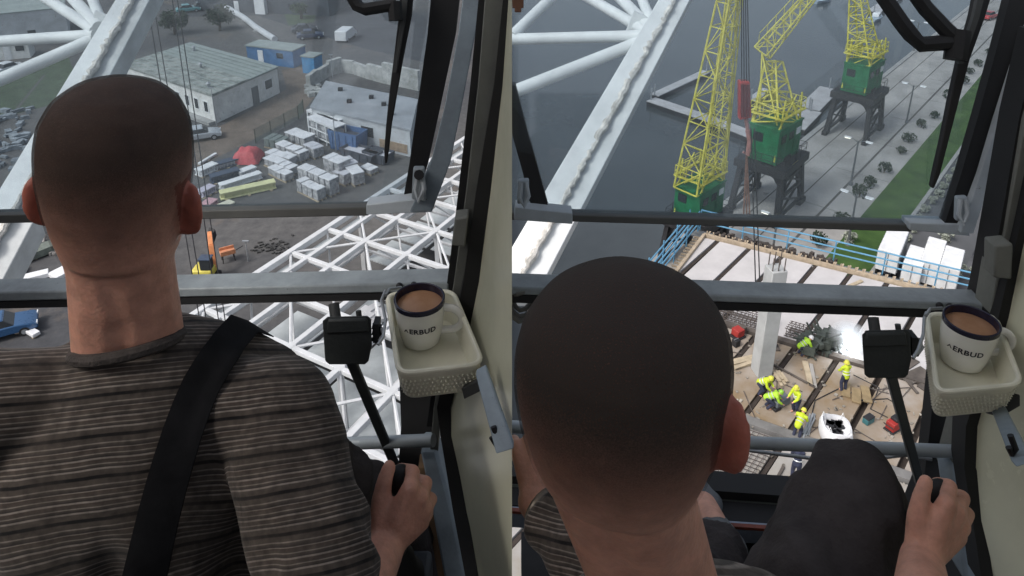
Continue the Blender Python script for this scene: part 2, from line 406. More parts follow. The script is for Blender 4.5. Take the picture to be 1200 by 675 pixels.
    for sx in (-2.1, 2.1):
        for sy in (-1.2, 1.2): tw.tube(s((sx, sy, hz0 + .3)), s((sx * .7, sy, hz1 + 2.6)), .08, n=6); tw.tube(s((sx, sy, hz1)), s((-sx * .2, sy, hz1 + 2.6)), .06, n=6)
    tw.build('tower', m_yel, t, local=True)
    gl = MB()
    for z in (hz1 + 1.1,):
        c = [s((x, y, z)) for x, y in ((-2.2, -1.45), (1.9, -1.45), (1.9, 1.45), (-2.2, 1.45))]
        for i in range(4):
            a, b_ = c[i], c[(i + 1) % 4]; gl.beam(a, b_, .3, .08)
            for h in (.5, 1.): gl.tube(a + Vector((0, 0, h)), b_ + Vector((0, 0, h)), .035, n=5)
            for q in range(5): e = a.lerp(b_, q / 5); gl.tube(e, e + Vector((0, 0, 1)), .035, n=5)
    gl.build('gallery', m_yel, t, local=True)
    if jib:
        jb = MB(); a, b_ = Vector(jib[0]), Vector(jib[1]); lattice(jb, a, b_, 1.5, 1.3, .7, .6, jib[2], .06, side=jib[3])
        d = (b_ - a).normalized()
        for off in (-.9, .9):
            n_ = d.cross(Vector((0, 0, 1))).normalized() * off
            jb.tube(a + n_ + Vector((0, 0, 1.5)), b_ + n_ * .5 + Vector((0, 0, 1.2)), .035, n=5)
            for q in range(9): e = a.lerp(b_, q / 8) + n_ * (1 - q / 16); jb.tube(e, e + Vector((0, 0, 1.4)), .03, n=4)
        jb.build('jib', m_yel, t, local=True)
        sty = MB(); sty.tube(s((1.6, 0, hz1)), a, .07, n=6); sty.tube(s((-1.6, -.8, hz1 + .3)), a, .07, n=6); sty.tube(s((-1.6, .8, hz1 + .3)), a, .07, n=6); sty.build('back_stay', m_yel, t, local=True)
    return t
def loc_top(loc, sc, x, y, z):
    """crane-local coordinates of the point that stands at world height z behind this pixel ray"""
    return (G(x, y, z) - Vector(loc)) / sc
rzq = R(90 - HQ)
rzh = R(90 - 46)
c2 = Vector((22.9, 58.1, 0)); c3 = Vector((38.4, 75.3, 0)); c1 = Vector((14.3, 49.3, 0))
def at_dist(x, y, Y, loc, sc): return (Q(x, y, Y) - Vector(loc)) / sc
harbour_crane('yellow harbour crane with tall slanting lattice mast, nearest to the work deck', c1, rzq, rzh, .82, at_dist(857, -28, 49, c1, .82), 4.6, (Vector((1.3, .6, 9.2)), at_dist(867, -34, 49.4, c1, .82), 12, (1, .6, 0)), 9)
harbour_crane('yellow harbour crane with green house and bent jib, the middle crane', c2, rzq, rzh, 1, at_dist(907, 72, 60, c2, 1), 3.4, (at_dist(893, 62, 59.5, c2, 1), at_dist(972, -30, 60, c2, 1), 8, (1, 1, 0)), 6)
harbour_crane('yellow harbour crane on black lattice legs, farthest along the quay', c3, rzq, rzh, 1, at_dist(1004, -14, 76, c3, 1), 3.2, None, 9)
# hook block on its ropes between the two near cranes
hb = thing('hook_block', 'dark red hook block hanging on ropes between the yellow cranes', 'hook block', Q(873, 130, 40))
def tri(y, dx=0): return Q(873 + dx, y, 40)
b = MB(); b.prism([Q(867, 96, 39.8), Q(879, 96, 39.8), Q(881, 138, 39.8), Q(867, 141, 39.8)], (0, .5, 0)); b.build('block', m_red, hb, bevel=.05)
b = MB()
for dx in (-3.5, 0, 4): b.beam(Q(873 + dx, 99, 39.74), Q(873 + dx, 137, 39.74), .12, .08)
b.build('cheek_plate', mat('red_dark', (.12, .02, .02), .6, var=.3), hb)
b = MB(); b.tube(Q(874, 139, 40), Q(876, 152, 40), .12, .1); b.path([Q(876, 152, 40), Q(879, 165, 40), Q(876, 182, 40), Q(871, 178, 40)], [.14, .17, .15, .08], 8); b.build('hook', mat('hook_pink', (.36, .18, .16), .7, var=.3), hb)
b = MB()
for dx, dx2 in ((-4, -1), (-1, 1), (2, 3), (5, 5)): b.tube(Q(873 + dx, 98, 40), Q(870 + dx2, -40, 39), .035, n=5)
b.build('rope', m_blk, hb)
ch = thing('lashing_chains', 'rusty brown chains hanging below the hook block', 'chain', Q(876, 240, 40))
for dx in (-3, 0, 3):
    b = MB(); pts = [Q(875 + dx * (i / 6), 180 + i * 10, 40 + i * .1) for i in range(9)]; b.path(pts, .055, 5); b.build('chain', m_rust, ch)

# ---------------------------------------------------------------- pontoons, boats
m_pon = mat('pontoon_deck', (.42, .42, .43), .75, var=.2, scale=.6)
def pontoon(label, pts, w, cat='pontoon'):
    t = thing('pontoon', label, cat, G(*pts[0], -1.3))
    d = MB(); h = MB()
    for a, b_ in zip(pts[:-1], pts[1:]):
        A, B = G(*a, -1.2), G(*b_, -1.2); n = (B - A).normalized(); n = Vector((n.y, -n.x, 0)) * w / 2
        d.prism([A - n, A + n, B + n, B - n], (0, 0, .12)); n2 = n * .94
        h.prism([A - n2 - Vector((0, 0, .9)), A + n2 - Vector((0, 0, .9)), B + n2 - Vector((0, 0, .9)), B - n2 - Vector((0, 0, .9))], (0, 0, .88))
    d.build('deck', m_pon, t); h.build('float', m_blk, t)
    bo = MB()
    for a in pts: 
        A = G(*a, -1.08); bo.tube(A, A + Vector((0, 0, 1.6)), .1, n=8); 
    bo.build('mooring_pile', m_steel, t)
    return t
pontoon('long pale floating jetty lying across the basin behind the nearest crane', [(763, 117), (832, 140), (884, 160)], 1.9)
pontoon('narrow pale jetty arm joined to the corner of the long jetty', [(767, 112), (828, 84)], 1.3)
pontoon('short jetty arm partly hidden behind the hook block', [(880, 118), (899, 105)], 1.3)
pontoon('pale landing raft moored at the quay beside the farthest crane', [(948, 128), (972, 104)], 2.6)
pontoon('second landing raft moored at the quay, behind the middle crane', [(930, 150), (950, 130)], 2.6)
pontoon('far pontoon at the upper end of the quay wall', [(1024, 14), (1052, -6)], 2.4)
def boat(label, x, y, hdg, L=5., col=(.3, .38, .45)):
    loc = G(x, y, -1.85); t = thing('boat', label, 'boat', loc); M = Matrix.Rotation(R(90 - hdg), 3, 'Z')
    q = MB(); secs = []
    for f, w_, z in ((-.5, .75, .0), (-.2, .95, 0), (.2, .85, .02), (.4, .45, .1), (.5, .05, .2)):
        secs.append([M @ Vector((f * L, -w_, .7 + z)), M @ Vector((f * L, -w_ * .55, 0)), M @ Vector((f * L, w_ * .55, 0)), M @ Vector((f * L, w_, .7 + z))])
    for a, b_ in zip(secs[:-1], secs[1:]): q.hexa(a, b_)
    q.build('hull', mat('boat_hull', col, .5, var=.15), t, local=True)
    q = MB(); q.prism([M @ Vector((x_, y_, .72)) for x_, y_ in ((-.1 * L, -.6), (.22 * L, -.5), (.22 * L, .5), (-.1 * L, .6))], (0, 0, .75)); c = q.build('cabin', m_white, t, local=True, bevel=.08)
    q = MB(); q.prism([M @ Vector((x_, y_, .98)) for x_, y_ in ((-.08 * L, -.61), (.226 * L, -.51), (.226 * L, .51), (-.08 * L, .61))], (0, 0, .3)); q.build('window', m_glass_d, c, local=True)
boat('small pale boat on open water beyond the middle crane', 964, 3, 60)
boat('small boat moored behind the farthest crane mast', 1026, 24, 45, 4.5, (.2, .26, .32))

# ---------------------------------------------------------------- street lamps on the promenade
m_pole = mat('lamp_pole', (.16, .17, .18), .5, .4, var=.1)
m_lit = mat('lamp_lit', (.9, .85, .7), .4, var=0, emit=(1, .9, .7, 5.))
m_lit2 = mat('lamp_diffuser', (.8, .82, .85), .3, var=0, emit=(.95, .97, 1, 1.6))
def street_lamp(label, x, y, lit=False, H_=4.6):
    # head seen at pixel (x, y); it stands on the paving below its head
    loc = G(x, y, H_); loc.z = 0
    t = thing('street_lamp', label, 'street lamp', loc, 0, 'street lamps on the promenade')
    b = MB(); b.tube((0, 0, 0), (0, 0, H_), .11, .07, 8); b.lathe([(0, 0), (.2, 0), (.16, .35), (.08, .45), (0, .45)], (0, 0, 0), 12); b.build('pole', m_pole, t, local=True)
    a = MB(); d = tq * -1
    for k in (-1, 1): a.path([Vector((0, 0, H_ - .25)), d * .35 * k + Vector((0, 0, H_ + .05)), d * .85 * k + Vector((0, 0, H_ + .12))], .03, 6)
    a.build('bracket', m_pole, t, local=True)
    for k in (-1, 1):
        h = MB(); c = d * .95 * k + Vector((0, 0, H_ + .12)); h.box(c, (.62, .3, .1), rzq + R(90)); ho = h.build('lamp_head', m_white, t, local=True, bevel=.03)
        e = MB(); e.box(c - Vector((0, 0, .065)), (.5, .22, .03), rzq + R(90)); e.build('diffuser', m_lit if lit and k == 1 else m_lit2, ho, local=True)
    return t
street_lamp('tall double lamp glowing warm beside the legs of the farthest crane', 1006, 165, True)
street_lamp('double promenade lamp beyond the farthest crane', 1071, 100)
street_lamp('double promenade lamp standing among the dark shrubs', 1004, 229)
street_lamp('double promenade lamp nearest to the work deck railing', 911, 255, True)
street_lamp('most distant double lamp, at the far end of the promenade', 1077, 26)
# ================================================================ vehicles
m_tyre = mat('tyre', (.02, .02, .02), .9, var=.2)
def car(label, x, y, hdg, col, L=4.2, W=1.75, Hh=1.45, name='parked_car', cat='car', van=False, z=0.):
    loc = G(x, y, z); t = thing(name, label, cat, loc, R(90 - hdg))
    m = mat('carpaint_%d_%d_%d' % tuple(int(c * 255) for c in col), col, .3, var=.06, coat=.4)
    prof = ([(-.5, .35), (-.5, .8), (-.47, 1.9), (.2, 1.95), (.34, 1.2), (.48, 1.0), (.5, .4)] if van else
            [(-.5, .35), (-.5, .8), (-.42, .92), (-.3, .97), (.2, .95), (.44, .8), (.5, .62), (.5, .35)])
    b = MB(); b.prism([(px * L, -W / 2, pz) for px, pz in prof], (0, W, 0)); bo = b.build('body', m, t, local=True, bevel=.07)
    if not van:
        b = MB(); lo = [(-.36 * L, -W * .46, .93), (.2 * L, -W * .46, .93), (.2 * L, W * .46, .93), (-.36 * L, W * .46, .93)]; hi = [(-.24 * L, -W * .38, Hh), (.06 * L, -W * .38, Hh), (.06 * L, W * .38, Hh), (-.24 * L, W * .38, Hh)]
        b.hexa(lo, hi); b.build('window', m_glass_d, t, local=True, bevel=.04)
        b = MB(); b.hexa([(-.25 * L, -W * .39, Hh - .02), (.07 * L, -W * .39, Hh - .02), (.07 * L, W * .39, Hh - .02), (-.25 * L, W * .39, Hh - .02)], [(-.23 * L, -W * .36, Hh + .05), (.05 * L, -W * .36, Hh + .05), (.05 * L, W * .36, Hh + .05), (-.23 * L, W * .36, Hh + .05)]); b.build('roof', m, t, local=True)
    else:
        b = MB(); b.hexa([(.205 * L, -W * .45, 1.85), (.335 * L, -W * .45, 1.2), (.335 * L, W * .45, 1.2), (.205 * L, W * .45, 1.85)], [(.225 * L, -W * .45, 1.87), (.355 * L, -W * .45, 1.22), (.355 * L, W * .45, 1.22), (.225 * L, W * .45, 1.87)]); b.build('window', m_glass_d, t, local=True)
    for sx in (-.3, .31):
        for sy in (-1, 1):
            b = MB(); b.tube((sx * L, sy * (W / 2 - .2), .32), (sx * L, sy * (W / 2 + .02), .32), .32, n=14); wo = b.build('wheel', m_tyre, t, local=True)
            b = MB(); b.tube((sx * L, sy * (W / 2 + .02), .32), (sx * L, sy * (W / 2 + .035), .32), .19, n=12); b.build('rim', m_steel, wo, local=True)
    for sy in (-1, 1):
        b = MB(); b.box((L * .495, sy * W * .36, .68), (.06, .34, .14)); b.build('headlight', m_white, t, local=True)
    return t
car('red car parked at the far end of the promenade', 1158, 22, 55, (.45, .03, .035))
car('white van parked on the dark yard beyond the blue cabins', 406, 46, 10, (.62, .63, .64), 4.8, 1.9, name='parked_van', cat='van', van=True)
car('dark blue car parked left of the white van', 364, 45, 75, (.03, .045, .09))
car('second dark car, half behind the dark blue car', 357, 38, 70, (.05, .055, .065))
car('small white car on the far left behind the crane boom', 12, 84, 20, (.62, .63, .65))
car('silver car parked close to the corner of the windowed workshop', 236, 163, 65, (.42, .45, .48))
car('blue car at the left edge beside the striped shirt', 4, 392, 60, (.03, .09, .2))
car('teal car near the pale pipeline at the top of the yard', 221, 14, 60, (.1, .28, .3))
car('dark grey car near the pale pipeline at the top of the yard', 238, 11, 60, (.07, .08, .1))
def trailer(label, x, y, hdg, L=4.2, W=1.22, Hh=1.75):
    loc = G(x, y, 0); t = thing('box_trailer', label, 'trailer', loc, R(90 - hdg), 'white box trailers beside the lawn')
    b = MB(); b.box((0, 0, .75 + Hh / 2), (L, W, Hh)); bo = b.build('box', m_white, t, local=True, bevel=.05)
    b = MB()
    for k in range(9): b.box(((k / 8 - .5) * (L - .3), -W / 2 - .02, .75 + Hh / 2), (.06, .05, Hh - .2)); b.box(((k / 8 - .5) * (L - .3), W / 2 + .02, .75 + Hh / 2), (.06, .05, Hh - .2))
    b.box((-L / 2 - .02, 0, .75 + Hh / 2), (.05, .06, Hh - .2)); b.build('rib', m_steel, bo, local=True)
    b = MB(); b.box((0, 0, .62), (L * .96, .8, .22)); b.box((-L * .3, 0, .45), (.2, W * .8, .2)); b.build('chassis', m_blk, t, local=True)
    for sx in (-.32, -.18, .33):
        for sy in (-1, 1): b = MB(); b.tube((sx * L, sy * W * .36, .4), (sx * L, sy * W * .48, .4), .4, n=12); b.build('wheel', m_tyre, t, local=True)
trailer('white box trailer standing alone on the lawn edge, left of the close row', 1041, 314, 36, 4.0, 1.45)
trailer('shorter white box trailer, left one of the close row of three', 1067, 331, 36, 3.0, 1.25, 1.6)
trailer('long white box trailer in the middle of the close row of three', 1087, 327, 36, 4.2)
trailer('white box trailer at the right end of the row, with a roof hatch', 1108, 338, 36, 3.4, 1.25, 1.9)

# ================================================================ yard buildings
m_roof = mat('mossy_roof', (.10, .12, .11), .9, var=.0, scale=.9, col2=(.40, .42, .40), bump=.2, bscale=5, detail=12)
m_roof2 = mat('clean_roof', (.27, .31, .30), .85, var=.15, scale=.5)
m_wallw = mat('whitewashed_wall', (.68, .68, .66), .85, var=.2, scale=.7, detail=10, speck=(1.2, .62, (.34, .33, .31)))
m_wallg = mat('grey_wall', (.50, .52, .54), .85, var=.2, scale=.5, detail=10, speck=(1., .62, (.28, .28, .27)))
def lerp(a, b, f): return a + (b - a) * f
def wall_opening(mb, a, b, f0, f1, z0, z1, out=.03):
    p, q = lerp(a, b, f0), lerp(a, b, f1); d = (b - a).normalized(); n = Vector((d.y, -d.x, 0)) * out
    mb.prism([p - n + Vector((0, 0, z0)), p + n + Vector((0, 0, z0)), q + n + Vector((0, 0, z0)), q - n + Vector((0, 0, z0))], (0, 0, z1 - z0))
Hh = 3.4
C = G(253, 145, 0); Rr = G(328, 109, 0); L = G(145, 78, Hh); L.z = 0; B = C + (Rr - C) + (L - C)
bt = thing('workshop', 'low workshop with mossy flat roof and a windowed white front', 'building', C)
b = MB(); b.prism([C, Rr, B, L], (0, 0, Hh)); wl = b.build('wall', m_wallw, bt)
b = MB(); ctr = (C + B) / 2; ex = lambda p, k=1.025: ctr + (p - ctr) * k + Vector((0, 0, Hh + .005))
mid = lerp(C, Rr, .52); mid2 = lerp(L, B, .52)
b.prism([ex(C), ex(mid), ex(mid2), ex(L)], (0, 0, .3)); rf = b.build('roof', m_roof, bt)
b = MB(); b.prism([ex(mid), ex(Rr), ex(B), ex(mid2)], (0, 0, .22)); b.build('roof', m_roof2, bt)
for k in range(9):
    f0 = .05 + k * .1; b = MB(); wall_opening(b, C, L, f0, f0 + .05, 1.1, 2.5, .05); fr = b.build('window', m_white, bt)
    b = MB(); wall_opening(b, C, L, f0 + .007, f0 + .043, 1.2, 2.4, .07); b.build('pane', m_glass_d, fr)
b = MB(); wall_opening(b, C, Rr, .56, .66, 0, 2.3, .05); b.build('door', mat('door_grey', (.10, .11, .12), .6), bt)
b = MB(); wall_opening(b, C, Rr, .76, .9, 1.2, 2.5, .05); fr = b.build('window', m_white, bt)
b = MB(); wall_opening(b, C, Rr, .775, .885, 1.3, 2.4, .07); b.build('pane', m_glass_d, fr)
b = MB(); d_ = (L - C).normalized()
for k in range(8): p = lerp(C, L, .04 + k * .1); b.box(p + Vector((-.9 * -d_.y, -.9 * d_.x, .25)), (.08, .08, .5)) if False else None
for f in (.1, .45, .8): p = lerp(C, B, f) + Vector((0, 0, Hh + .3)); b.lathe([(0, 0), (.18, 0), (.18, .5), (.3, .5), (0, .75)], p, 10)
b.build('roof_vent', m_steel, rf)
b = MB()
for k in range(1, 12):
    p, q = lerp(C, Rr, k / 12), lerp(L, B, k / 12); b.beam(p + Vector((0, 0, Hh + .33)), q + Vector((0, 0, Hh + .33)), .09, .07)
b.build('roof_seam', m_roof2, rf)
# concrete apron with steps along the front
b = MB(); n = Vector((d_.y, -d_.x, 0)); n = -n if n.dot(-C) < 0 and False else n
if (C + n).length > C.length: n = -n
b.prism([C + n * .05, L + n * .05, L + n * .9, C + n * .9], (0, 0, .35)); b.build('apron', m_conc, bt)
# flat storehouse
Hs = 3.0
A = G(365, 127, Hs); Bp = G(480, 153, Hs); D = G(383, 97, Hs)
A.z = Bp.z = D.z = 0; E_ = Bp + (D - A)
t = thing('storehouse', 'flat roofed grey storehouse behind the wrapped pallets', 'building', A)
b = MB(); b.prism([A, Bp, E_, D], (0, 0, Hs)); b.build('wall', m_wallg, t)
b = MB(); ctr = (A + E_) / 2; ex = lambda p: ctr + (p - ctr) * 1.03 + Vector((0, 0, Hs + .005)); b.prism([ex(A), ex(Bp), ex(E_), ex(D)], (0, 0, .2)); rf = b.build('roof', mat('grey_roof', (.30, .32, .345), .85, var=.22, scale=.35, detail=9), t)
b = MB()
for f, g in ((.35, .4), (.55, .7), (.8, .3), (.2, .75), (.7, .55)): p = A + (Bp - A) * f + (D - A) * g + Vector((0, 0, Hs + .2)); b.box(p + Vector((0, 0, .2)), (.5, .4, .4))
b.build('roof_vent', m_blk, rf)
for f0, f1 in ((.52, .64), (.2, .3)):
    b = MB(); wall_opening(b, A, Bp, f0, f1, 1.2, 2.3, .05); b.build('window', m_glass_d, t)
b = MB(); wall_opening(b, A, Bp, .7, .97, .3, 1.3, .06); b.build('wall_panel', mat('tan_panel', (.32, .24, .17), .8, var=.25), t)
# pale rubble wall / ruined annex behind it
t = thing('ruined_wall', 'broken pale wall along the back of the grey storehouse', 'wall', D)
b = MB(); rg = random.Random(4); pts = [(362, 105), (372, 97), (385, 89), (400, 84), (415, 86), (432, 92), (450, 97), (470, 101), (492, 106)]
for (a, c) in zip(pts[:-1], pts[1:]):
    p, q = G(*a, 0), G(*c, 0); dd = (q - p).normalized(); nn = Vector((dd.y, -dd.x, 0)) * .3; h0 = rg.uniform(1.6, 3.0)
    b.prism([p - nn, p + nn, q + nn, q - nn], (0, 0, h0))
b.build('wall', mat('pale_rubble', (.36, .37, .36), .9, var=.35, scale=.9, detail=10), t)
b = MB()
for k in range(26):
    p = G(362 + rg.uniform(0, 14), 104 + rg.uniform(-6, 10), 0); b.box(p + Vector((0, 0, .25)), (rg.uniform(.3, 1), rg.uniform(.3, .9), rg.uniform(.3, .7)), rg.uniform(0, 3))
tag(b.build('rubble_heap', mat('pale_rubble', (.36, .37, .36))), 'heap of pale broken blocks by the left end of the ruined wall', 'rubble')
def shed(name, label, cat, x, y, hdg, L, W, H_, mw_, mr, door=True):
    t = thing(name, label, cat, G(x, y, 0), R(90 - hdg))
    b = MB(); b.box((0, 0, H_ / 2), (L, W, H_)); b.build('wall', mw_, t, local=True, bevel=.03)
    b = MB(); b.box((0, 0, H_ + .08), (L + .25, W + .25, .16)); r = b.build('roof', mr, t, local=True)
    if door:
        b = MB(); b.box((-L * .2, -W / 2 - .02, 1.05), (.9, .06, 2.1)); b.build('door', m_white, t, local=True)
        b = MB(); b.box((L * .22, -W / 2 - .02, 1.6), (1.1, .06, .8)); b.build('window', m_glass_d, t, local=True)
    return t
m_blue = mat('blue_cladding', (.06, .16, .33), .6, var=.25, scale=.8)
shed('site_cabin', 'long blue site cabin with pale roof beyond the workshop', 'site cabin', 325, 73, 110, 8.0, 3.0, 2.5, m_blue, m_roof2)
shed('site_cabin', 'small bright blue cabin right of the long blue cabin', 'site cabin', 367, 84, 20, 2.0, 2.0, 2.4, mat('bright_blue', (.07, .25, .48), .6, var=.2), m_roof2, False)
shed('dark_shed', 'large dark roofed shed at the top edge of the yard', 'building', 322, 9, 100, 26, 9, 4.5, mat('dark_wall', (.06, .07, .085), .85, var=.3, scale=.4), mat('dark_roof', (.05, .06, .075), .9, var=.3, scale=.3))
shed('white_kiosk', 'narrow white kiosk in front of the dark roofed shed', 'kiosk', 309, 15, 10, 2.6, 2.0, 3.0, m_white, m_roof2, False)
shed('white_hall', 'pale flat hall far left behind the crane boom', 'building', 8, 44, 60, 18, 11, 5, m_wallg, m_roof2)
shed('small_hut', 'small pale hut left of the boom struts', 'hut', 21, 66, 70, 4, 3, 2.6, m_wallw, m_roof2)
b = MB(); pp = [G(x, y, .7) for x, y in ((252, 3), (268, 10), (285, 20), (300, 32), (322, 46))]; b.path(pp, .5, 10)
t = thing('pipeline', 'thick pale insulated pipeline crossing the top of the yard', 'pipe', (pp[2].x, pp[2].y, 0)); b.build('pipe', m_wallg, t)
b = MB()
for p in pp: b.box((p.x, p.y, .12), (.9, .9, .24))
b.build('saddle', m_conc, t)
# dirt road and patches of ground
m_dirt = mat('dirt', (.15, .118, .095), .95, var=.3, scale=.5, bump=.3, bscale=4, detail=12)
def patch(name, pts, m, z):
    return struct(MB().sheet([G(x, y, 0) + Vector((0, 0, z)) for x, y in pts]).build(name, m))
patch('dirt_road', [(212, 178), (232, 196), (300, 162), (352, 134), (372, 110), (370, 92), (352, 78), (330, 82), (336, 104), (318, 116), (262, 146), (225, 160)], m_dirt, .006)
patch('grass_ground', [(0, 82), (78, 60), (92, 100), (70, 120), (10, 136), (-60, 130)], mat('poor_grass', (.06, .085, .05), .95, var=.3, scale=.4, detail=10), .006)
patch('grass_ground', [(330, 8), (372, 10), (368, 26), (338, 30)], mat('poor_grass', (.06, .085, .05)), .006)
patch('dark_ground', [(210, 20), (300, 18), (420, 55), (505, 75), (500, 20), (420, -10), (220, -10)], mat('dark_asphalt', (.055, .058, .065), .9, var=.25, scale=.2, detail=10), .003)
strip_ = MB(); strip(strip_, G(-20, 176), G(52, 88), .35, .012); struct(strip_.build('lane_line', mat('joint_dark', (.09, .088, .085))))
def tree(label, x, y, r, h, seed, m, n=1400):
    loc = G(x, y, 0); t = thing('tree', label, 'tree', loc)
    b = MB(); leaf_cloud(b, (0, 0, h * .62), (r, r, h * .42), n, .22, seed); b.build('crown', m, t, local=True, smooth=False)
    b = MB(); b.path([(0, 0, 0), (.1, 0, h * .3), (0, .1, h * .75)], [.28, .2, .08], 8)
    for k in range(5): a = k * 1.3; b.tube((0, 0, h * .35), (math.cos(a) * r * .6, math.sin(a) * r * .6, h * .75), .1, .03, 6)
    b.build('trunk', m_bark, t, local=True)
tree('dark green tree at the top left corner behind the struts', 28, 24, 3.2, 6, 1, m_leaf_g)
tree('dark bushy tree beyond the mossy roof', 205, 40, 2.2, 4, 2, m_leaf_d)
tree('straw coloured round bush at the left end of the workshop', 148, 74, 1.1, 2.2, 3, m_leaf_t, 700)
tree('low dark tree beside the far dark shed', 258, 36, 2.4, 4.2, 8, m_leaf_d)
tree('green tree at the far right of the dark yard ground', 353, 22, 1.5, 3, 9, m_leaf_g, 700)
# ---------------------------------------------------------------- stacks of goods
def wrap_mat(i, col): return mat('wrapped_%d' % i, col, .55, var=.0, scale=1.3, col2=tuple(c * .8 for c in col), bump=.35, bscale=4, detail=8)
m_wr = wrap_mat(0, (.80, .80, .82)); m_wr2 = wrap_mat(1, (.62, .62, .66)); m_wood = mat('pale_wood', (.46, .38, .27), .8, var=.25, scale=2)
m_side = mat('stack_side', (.16, .16, .17), .85, var=.0, scale=2.6, col2=(.62, .62, .63), detail=8)
def stack(label, a, b_, w, h, mt=None, ms=None, name='wrapped_stack', cat='pallet stack', group='wrapped stacks in the yard', n=None):
    """long stack on a pallet from ground point a to b_; top sheet, body in separate bundles, pallet below"""
    A, B = G(*a, h * .9), G(*b_, h * .9); A.z = B.z = 0
    c = (A + B) / 2; d = (B - A); Ls = d.length; rz = math.atan2(d.y, d.x)
    t = thing(name, label, cat, c, rz, group)
    rg = random.Random(hash(label) % 999 if False else sum(map(ord, label)))
    p = MB(); n = n or max(1, int(round(Ls / .85)))
    for y in (-w * .42, 0, w * .42): p.box((0, y, .06), (Ls, .1, .12))
    for k in range(n * 3): p.box(((k + .5) / (n * 3) * Ls - Ls / 2, 0, .14), (.1, w, .03))
    p.build('pallet', m_wood, t, local=True)
    s = MB()
    for k in range(n):
        x = ((k + .5) / n - .5) * Ls; s.box((x, rg.uniform(-.05, .05), .16 + (h - .16) / 2), (Ls / n - .12, w * rg.uniform(.85, .98), h - .16), rg.uniform(-.02, .02))
    s.build('bundle', ms or m_side, t, local=True, bevel=.05)
    s = MB()
    for k in range(n):
        x = ((k + .5) / n - .5) * Ls; s.box((x, rg.uniform(-.04, .04), h + .03 + rg.uniform(-.06, .06)), (Ls / n - .06, w * rg.uniform(.94, 1.05), .09), rg.uniform(-.06, .06))
    s.build('cover_sheet', mt or m_wr, t, local=True, bevel=.03)
    return t
stack('long tall wrapped stack at the middle front of the yard', (353, 196), (392, 212), 1.1, 1.7)
stack('shorter white stack lying in front of the long tall one', (352, 211), (377, 223), 1.0, 1.2)
stack('white wrapped stack second from the red tarpaulin heap', (327, 168), (357, 179), 1.2, 1.1)
stack('white ragged stack right beside the red tarpaulin heap', (315, 177), (344, 186), 1.2, .9)
stack('wide white stack below the tall storage rack', (340, 153), (363, 162), 1.6, 1.1)
stack('long low white stack left of the long tall one', (313, 184), (345, 197), 1.1, .9)
stack('low white stack nearest the yellow girder end', (318, 195), (339, 205), 1.0, .8)
stack('tall white square stack right of the long tall one', (384, 184), (404, 192), 1.5, 1.9)
stack('pinkish white stack behind the square stack', (402, 186), (412, 194), 1.4, 1.5, m_wr2)
stack('narrow white stack at the right end of the yard', (411, 196), (421, 205), 1.2, 1.3)
stack('low flat white stack farthest to the right', (426, 194), (439, 199), 1.1, .6)
stack('grey wrapped block between the rack and the wide stack', (361, 168), (374, 175), 1.3, 1.1, m_wr2)
stack('grey green covered heap by the green mesh fence', (314, 161), (334, 165), 1.6, 1.0, wrap_mat(2, (.18, .21, .2)), wrap_mat(2, (.18, .21, .2)))
stack('grey stack between the square stack and the narrow one', (394, 200), (408, 206), 1.0, 1.1, m_wr2)
for i, (lab, a, b_) in enumerate((('tall white storage rack against the grey storehouse', (367, 134), (398, 147)), ('second white storage rack behind the first', (366, 126), (401, 139)))):
    A, B = G(*a, 2.6), G(*b_, 2.6); A.z = B.z = 0; d = B - A
    t = thing('storage_rack', lab, 'rack', (A + B) / 2, math.atan2(d.y, d.x)); Ls = d.length
    f = MB()
    for x in (-.5, -.17, .17, .5):
        for y in (-.7, .7): f.box((x * Ls, y, 1.25), (.12, .12, 2.5))
    for z in (.5, 1.4, 2.35): f.box((0, -.7, z), (Ls, .1, .12)); f.box((0, .7, z), (Ls, .1, .12))
    f.build('frame', m_white, t, local=True)
    f = MB(); f.box((0, 0, 2.5), (Ls * 1.02, 1.6, .1)); f.build('roof', m_wr, t, local=True)
    f = MB()
    for k in range(5):
        for z in (.85, 1.75): f.box(((k + .5) / 5 * Ls - Ls / 2, 0, z), (Ls / 5 - .12, 1.1, .6))
    f.build('load', m_side, t, local=True, bevel=.04)
def girder(label, a, b_, w, h, m, name='girder', cat='girder', z=.0, m2=None):
    A, B = G(*a, h), G(*b_, h); A.z = B.z = z; d = B - A; t = thing(name, label, cat, (A + B) / 2, math.atan2(d.y, d.x)); Ls = d.length
    f = MB(); f.box((0, 0, h - .06), (Ls, w, .12)); f.box((0, 0, .16), (Ls, w, .1)); f.build('flange', m, t, local=True)
    f = MB(); f.box((0, 0, h / 2 + .05), (Ls * .99, w * .5, h - .26))
    for k in range(7): f.box(((k + .5) / 7 * Ls - Ls / 2, 0, h / 2 + .05), (.06, w * .94, h - .27))
    f.build('web', m2 or m, t, local=True)
    f = MB()
    for x in (-.4, 0, .4): f.box((x * Ls, 0, .055), (.25, w * 1.3, .11))
    f.build('sleeper', m_wood, t, local=True)
m_cream = mat('cream_paint', (.66, .65, .36), .6, var=.15, scale=1); m_navy = mat('navy_paint', (.05, .07, .11), .6, var=.3)
girder('long pale yellow girder at the front of the timber pile', (257, 225), (322, 211), .9, .8, m_cream)
girder('long white beam behind the pale yellow girder', (257, 216), (305, 201), .8, .7, m_white)
girder('dark navy beam with a white end in the girder pile', (246, 206), (279, 197), 1.0, .8, m_navy)
girder('short white beam right of the navy one', (279, 201), (298, 194), .9, .6, m_white)
girder('white beam at the left end of the pile by the head', (231, 199), (252, 190), 1.0, .8, m_white)
girder('dark grey beam at the back of the girder pile', (250, 192), (279, 184), .9, .7, m_navy, m2=m_wr2)
girder('lilac white beam half hidden behind the ear', (233, 224), (249, 216), .9, .7, mat('lilac_sheet', (.5, .47, .55), .6, var=.15))
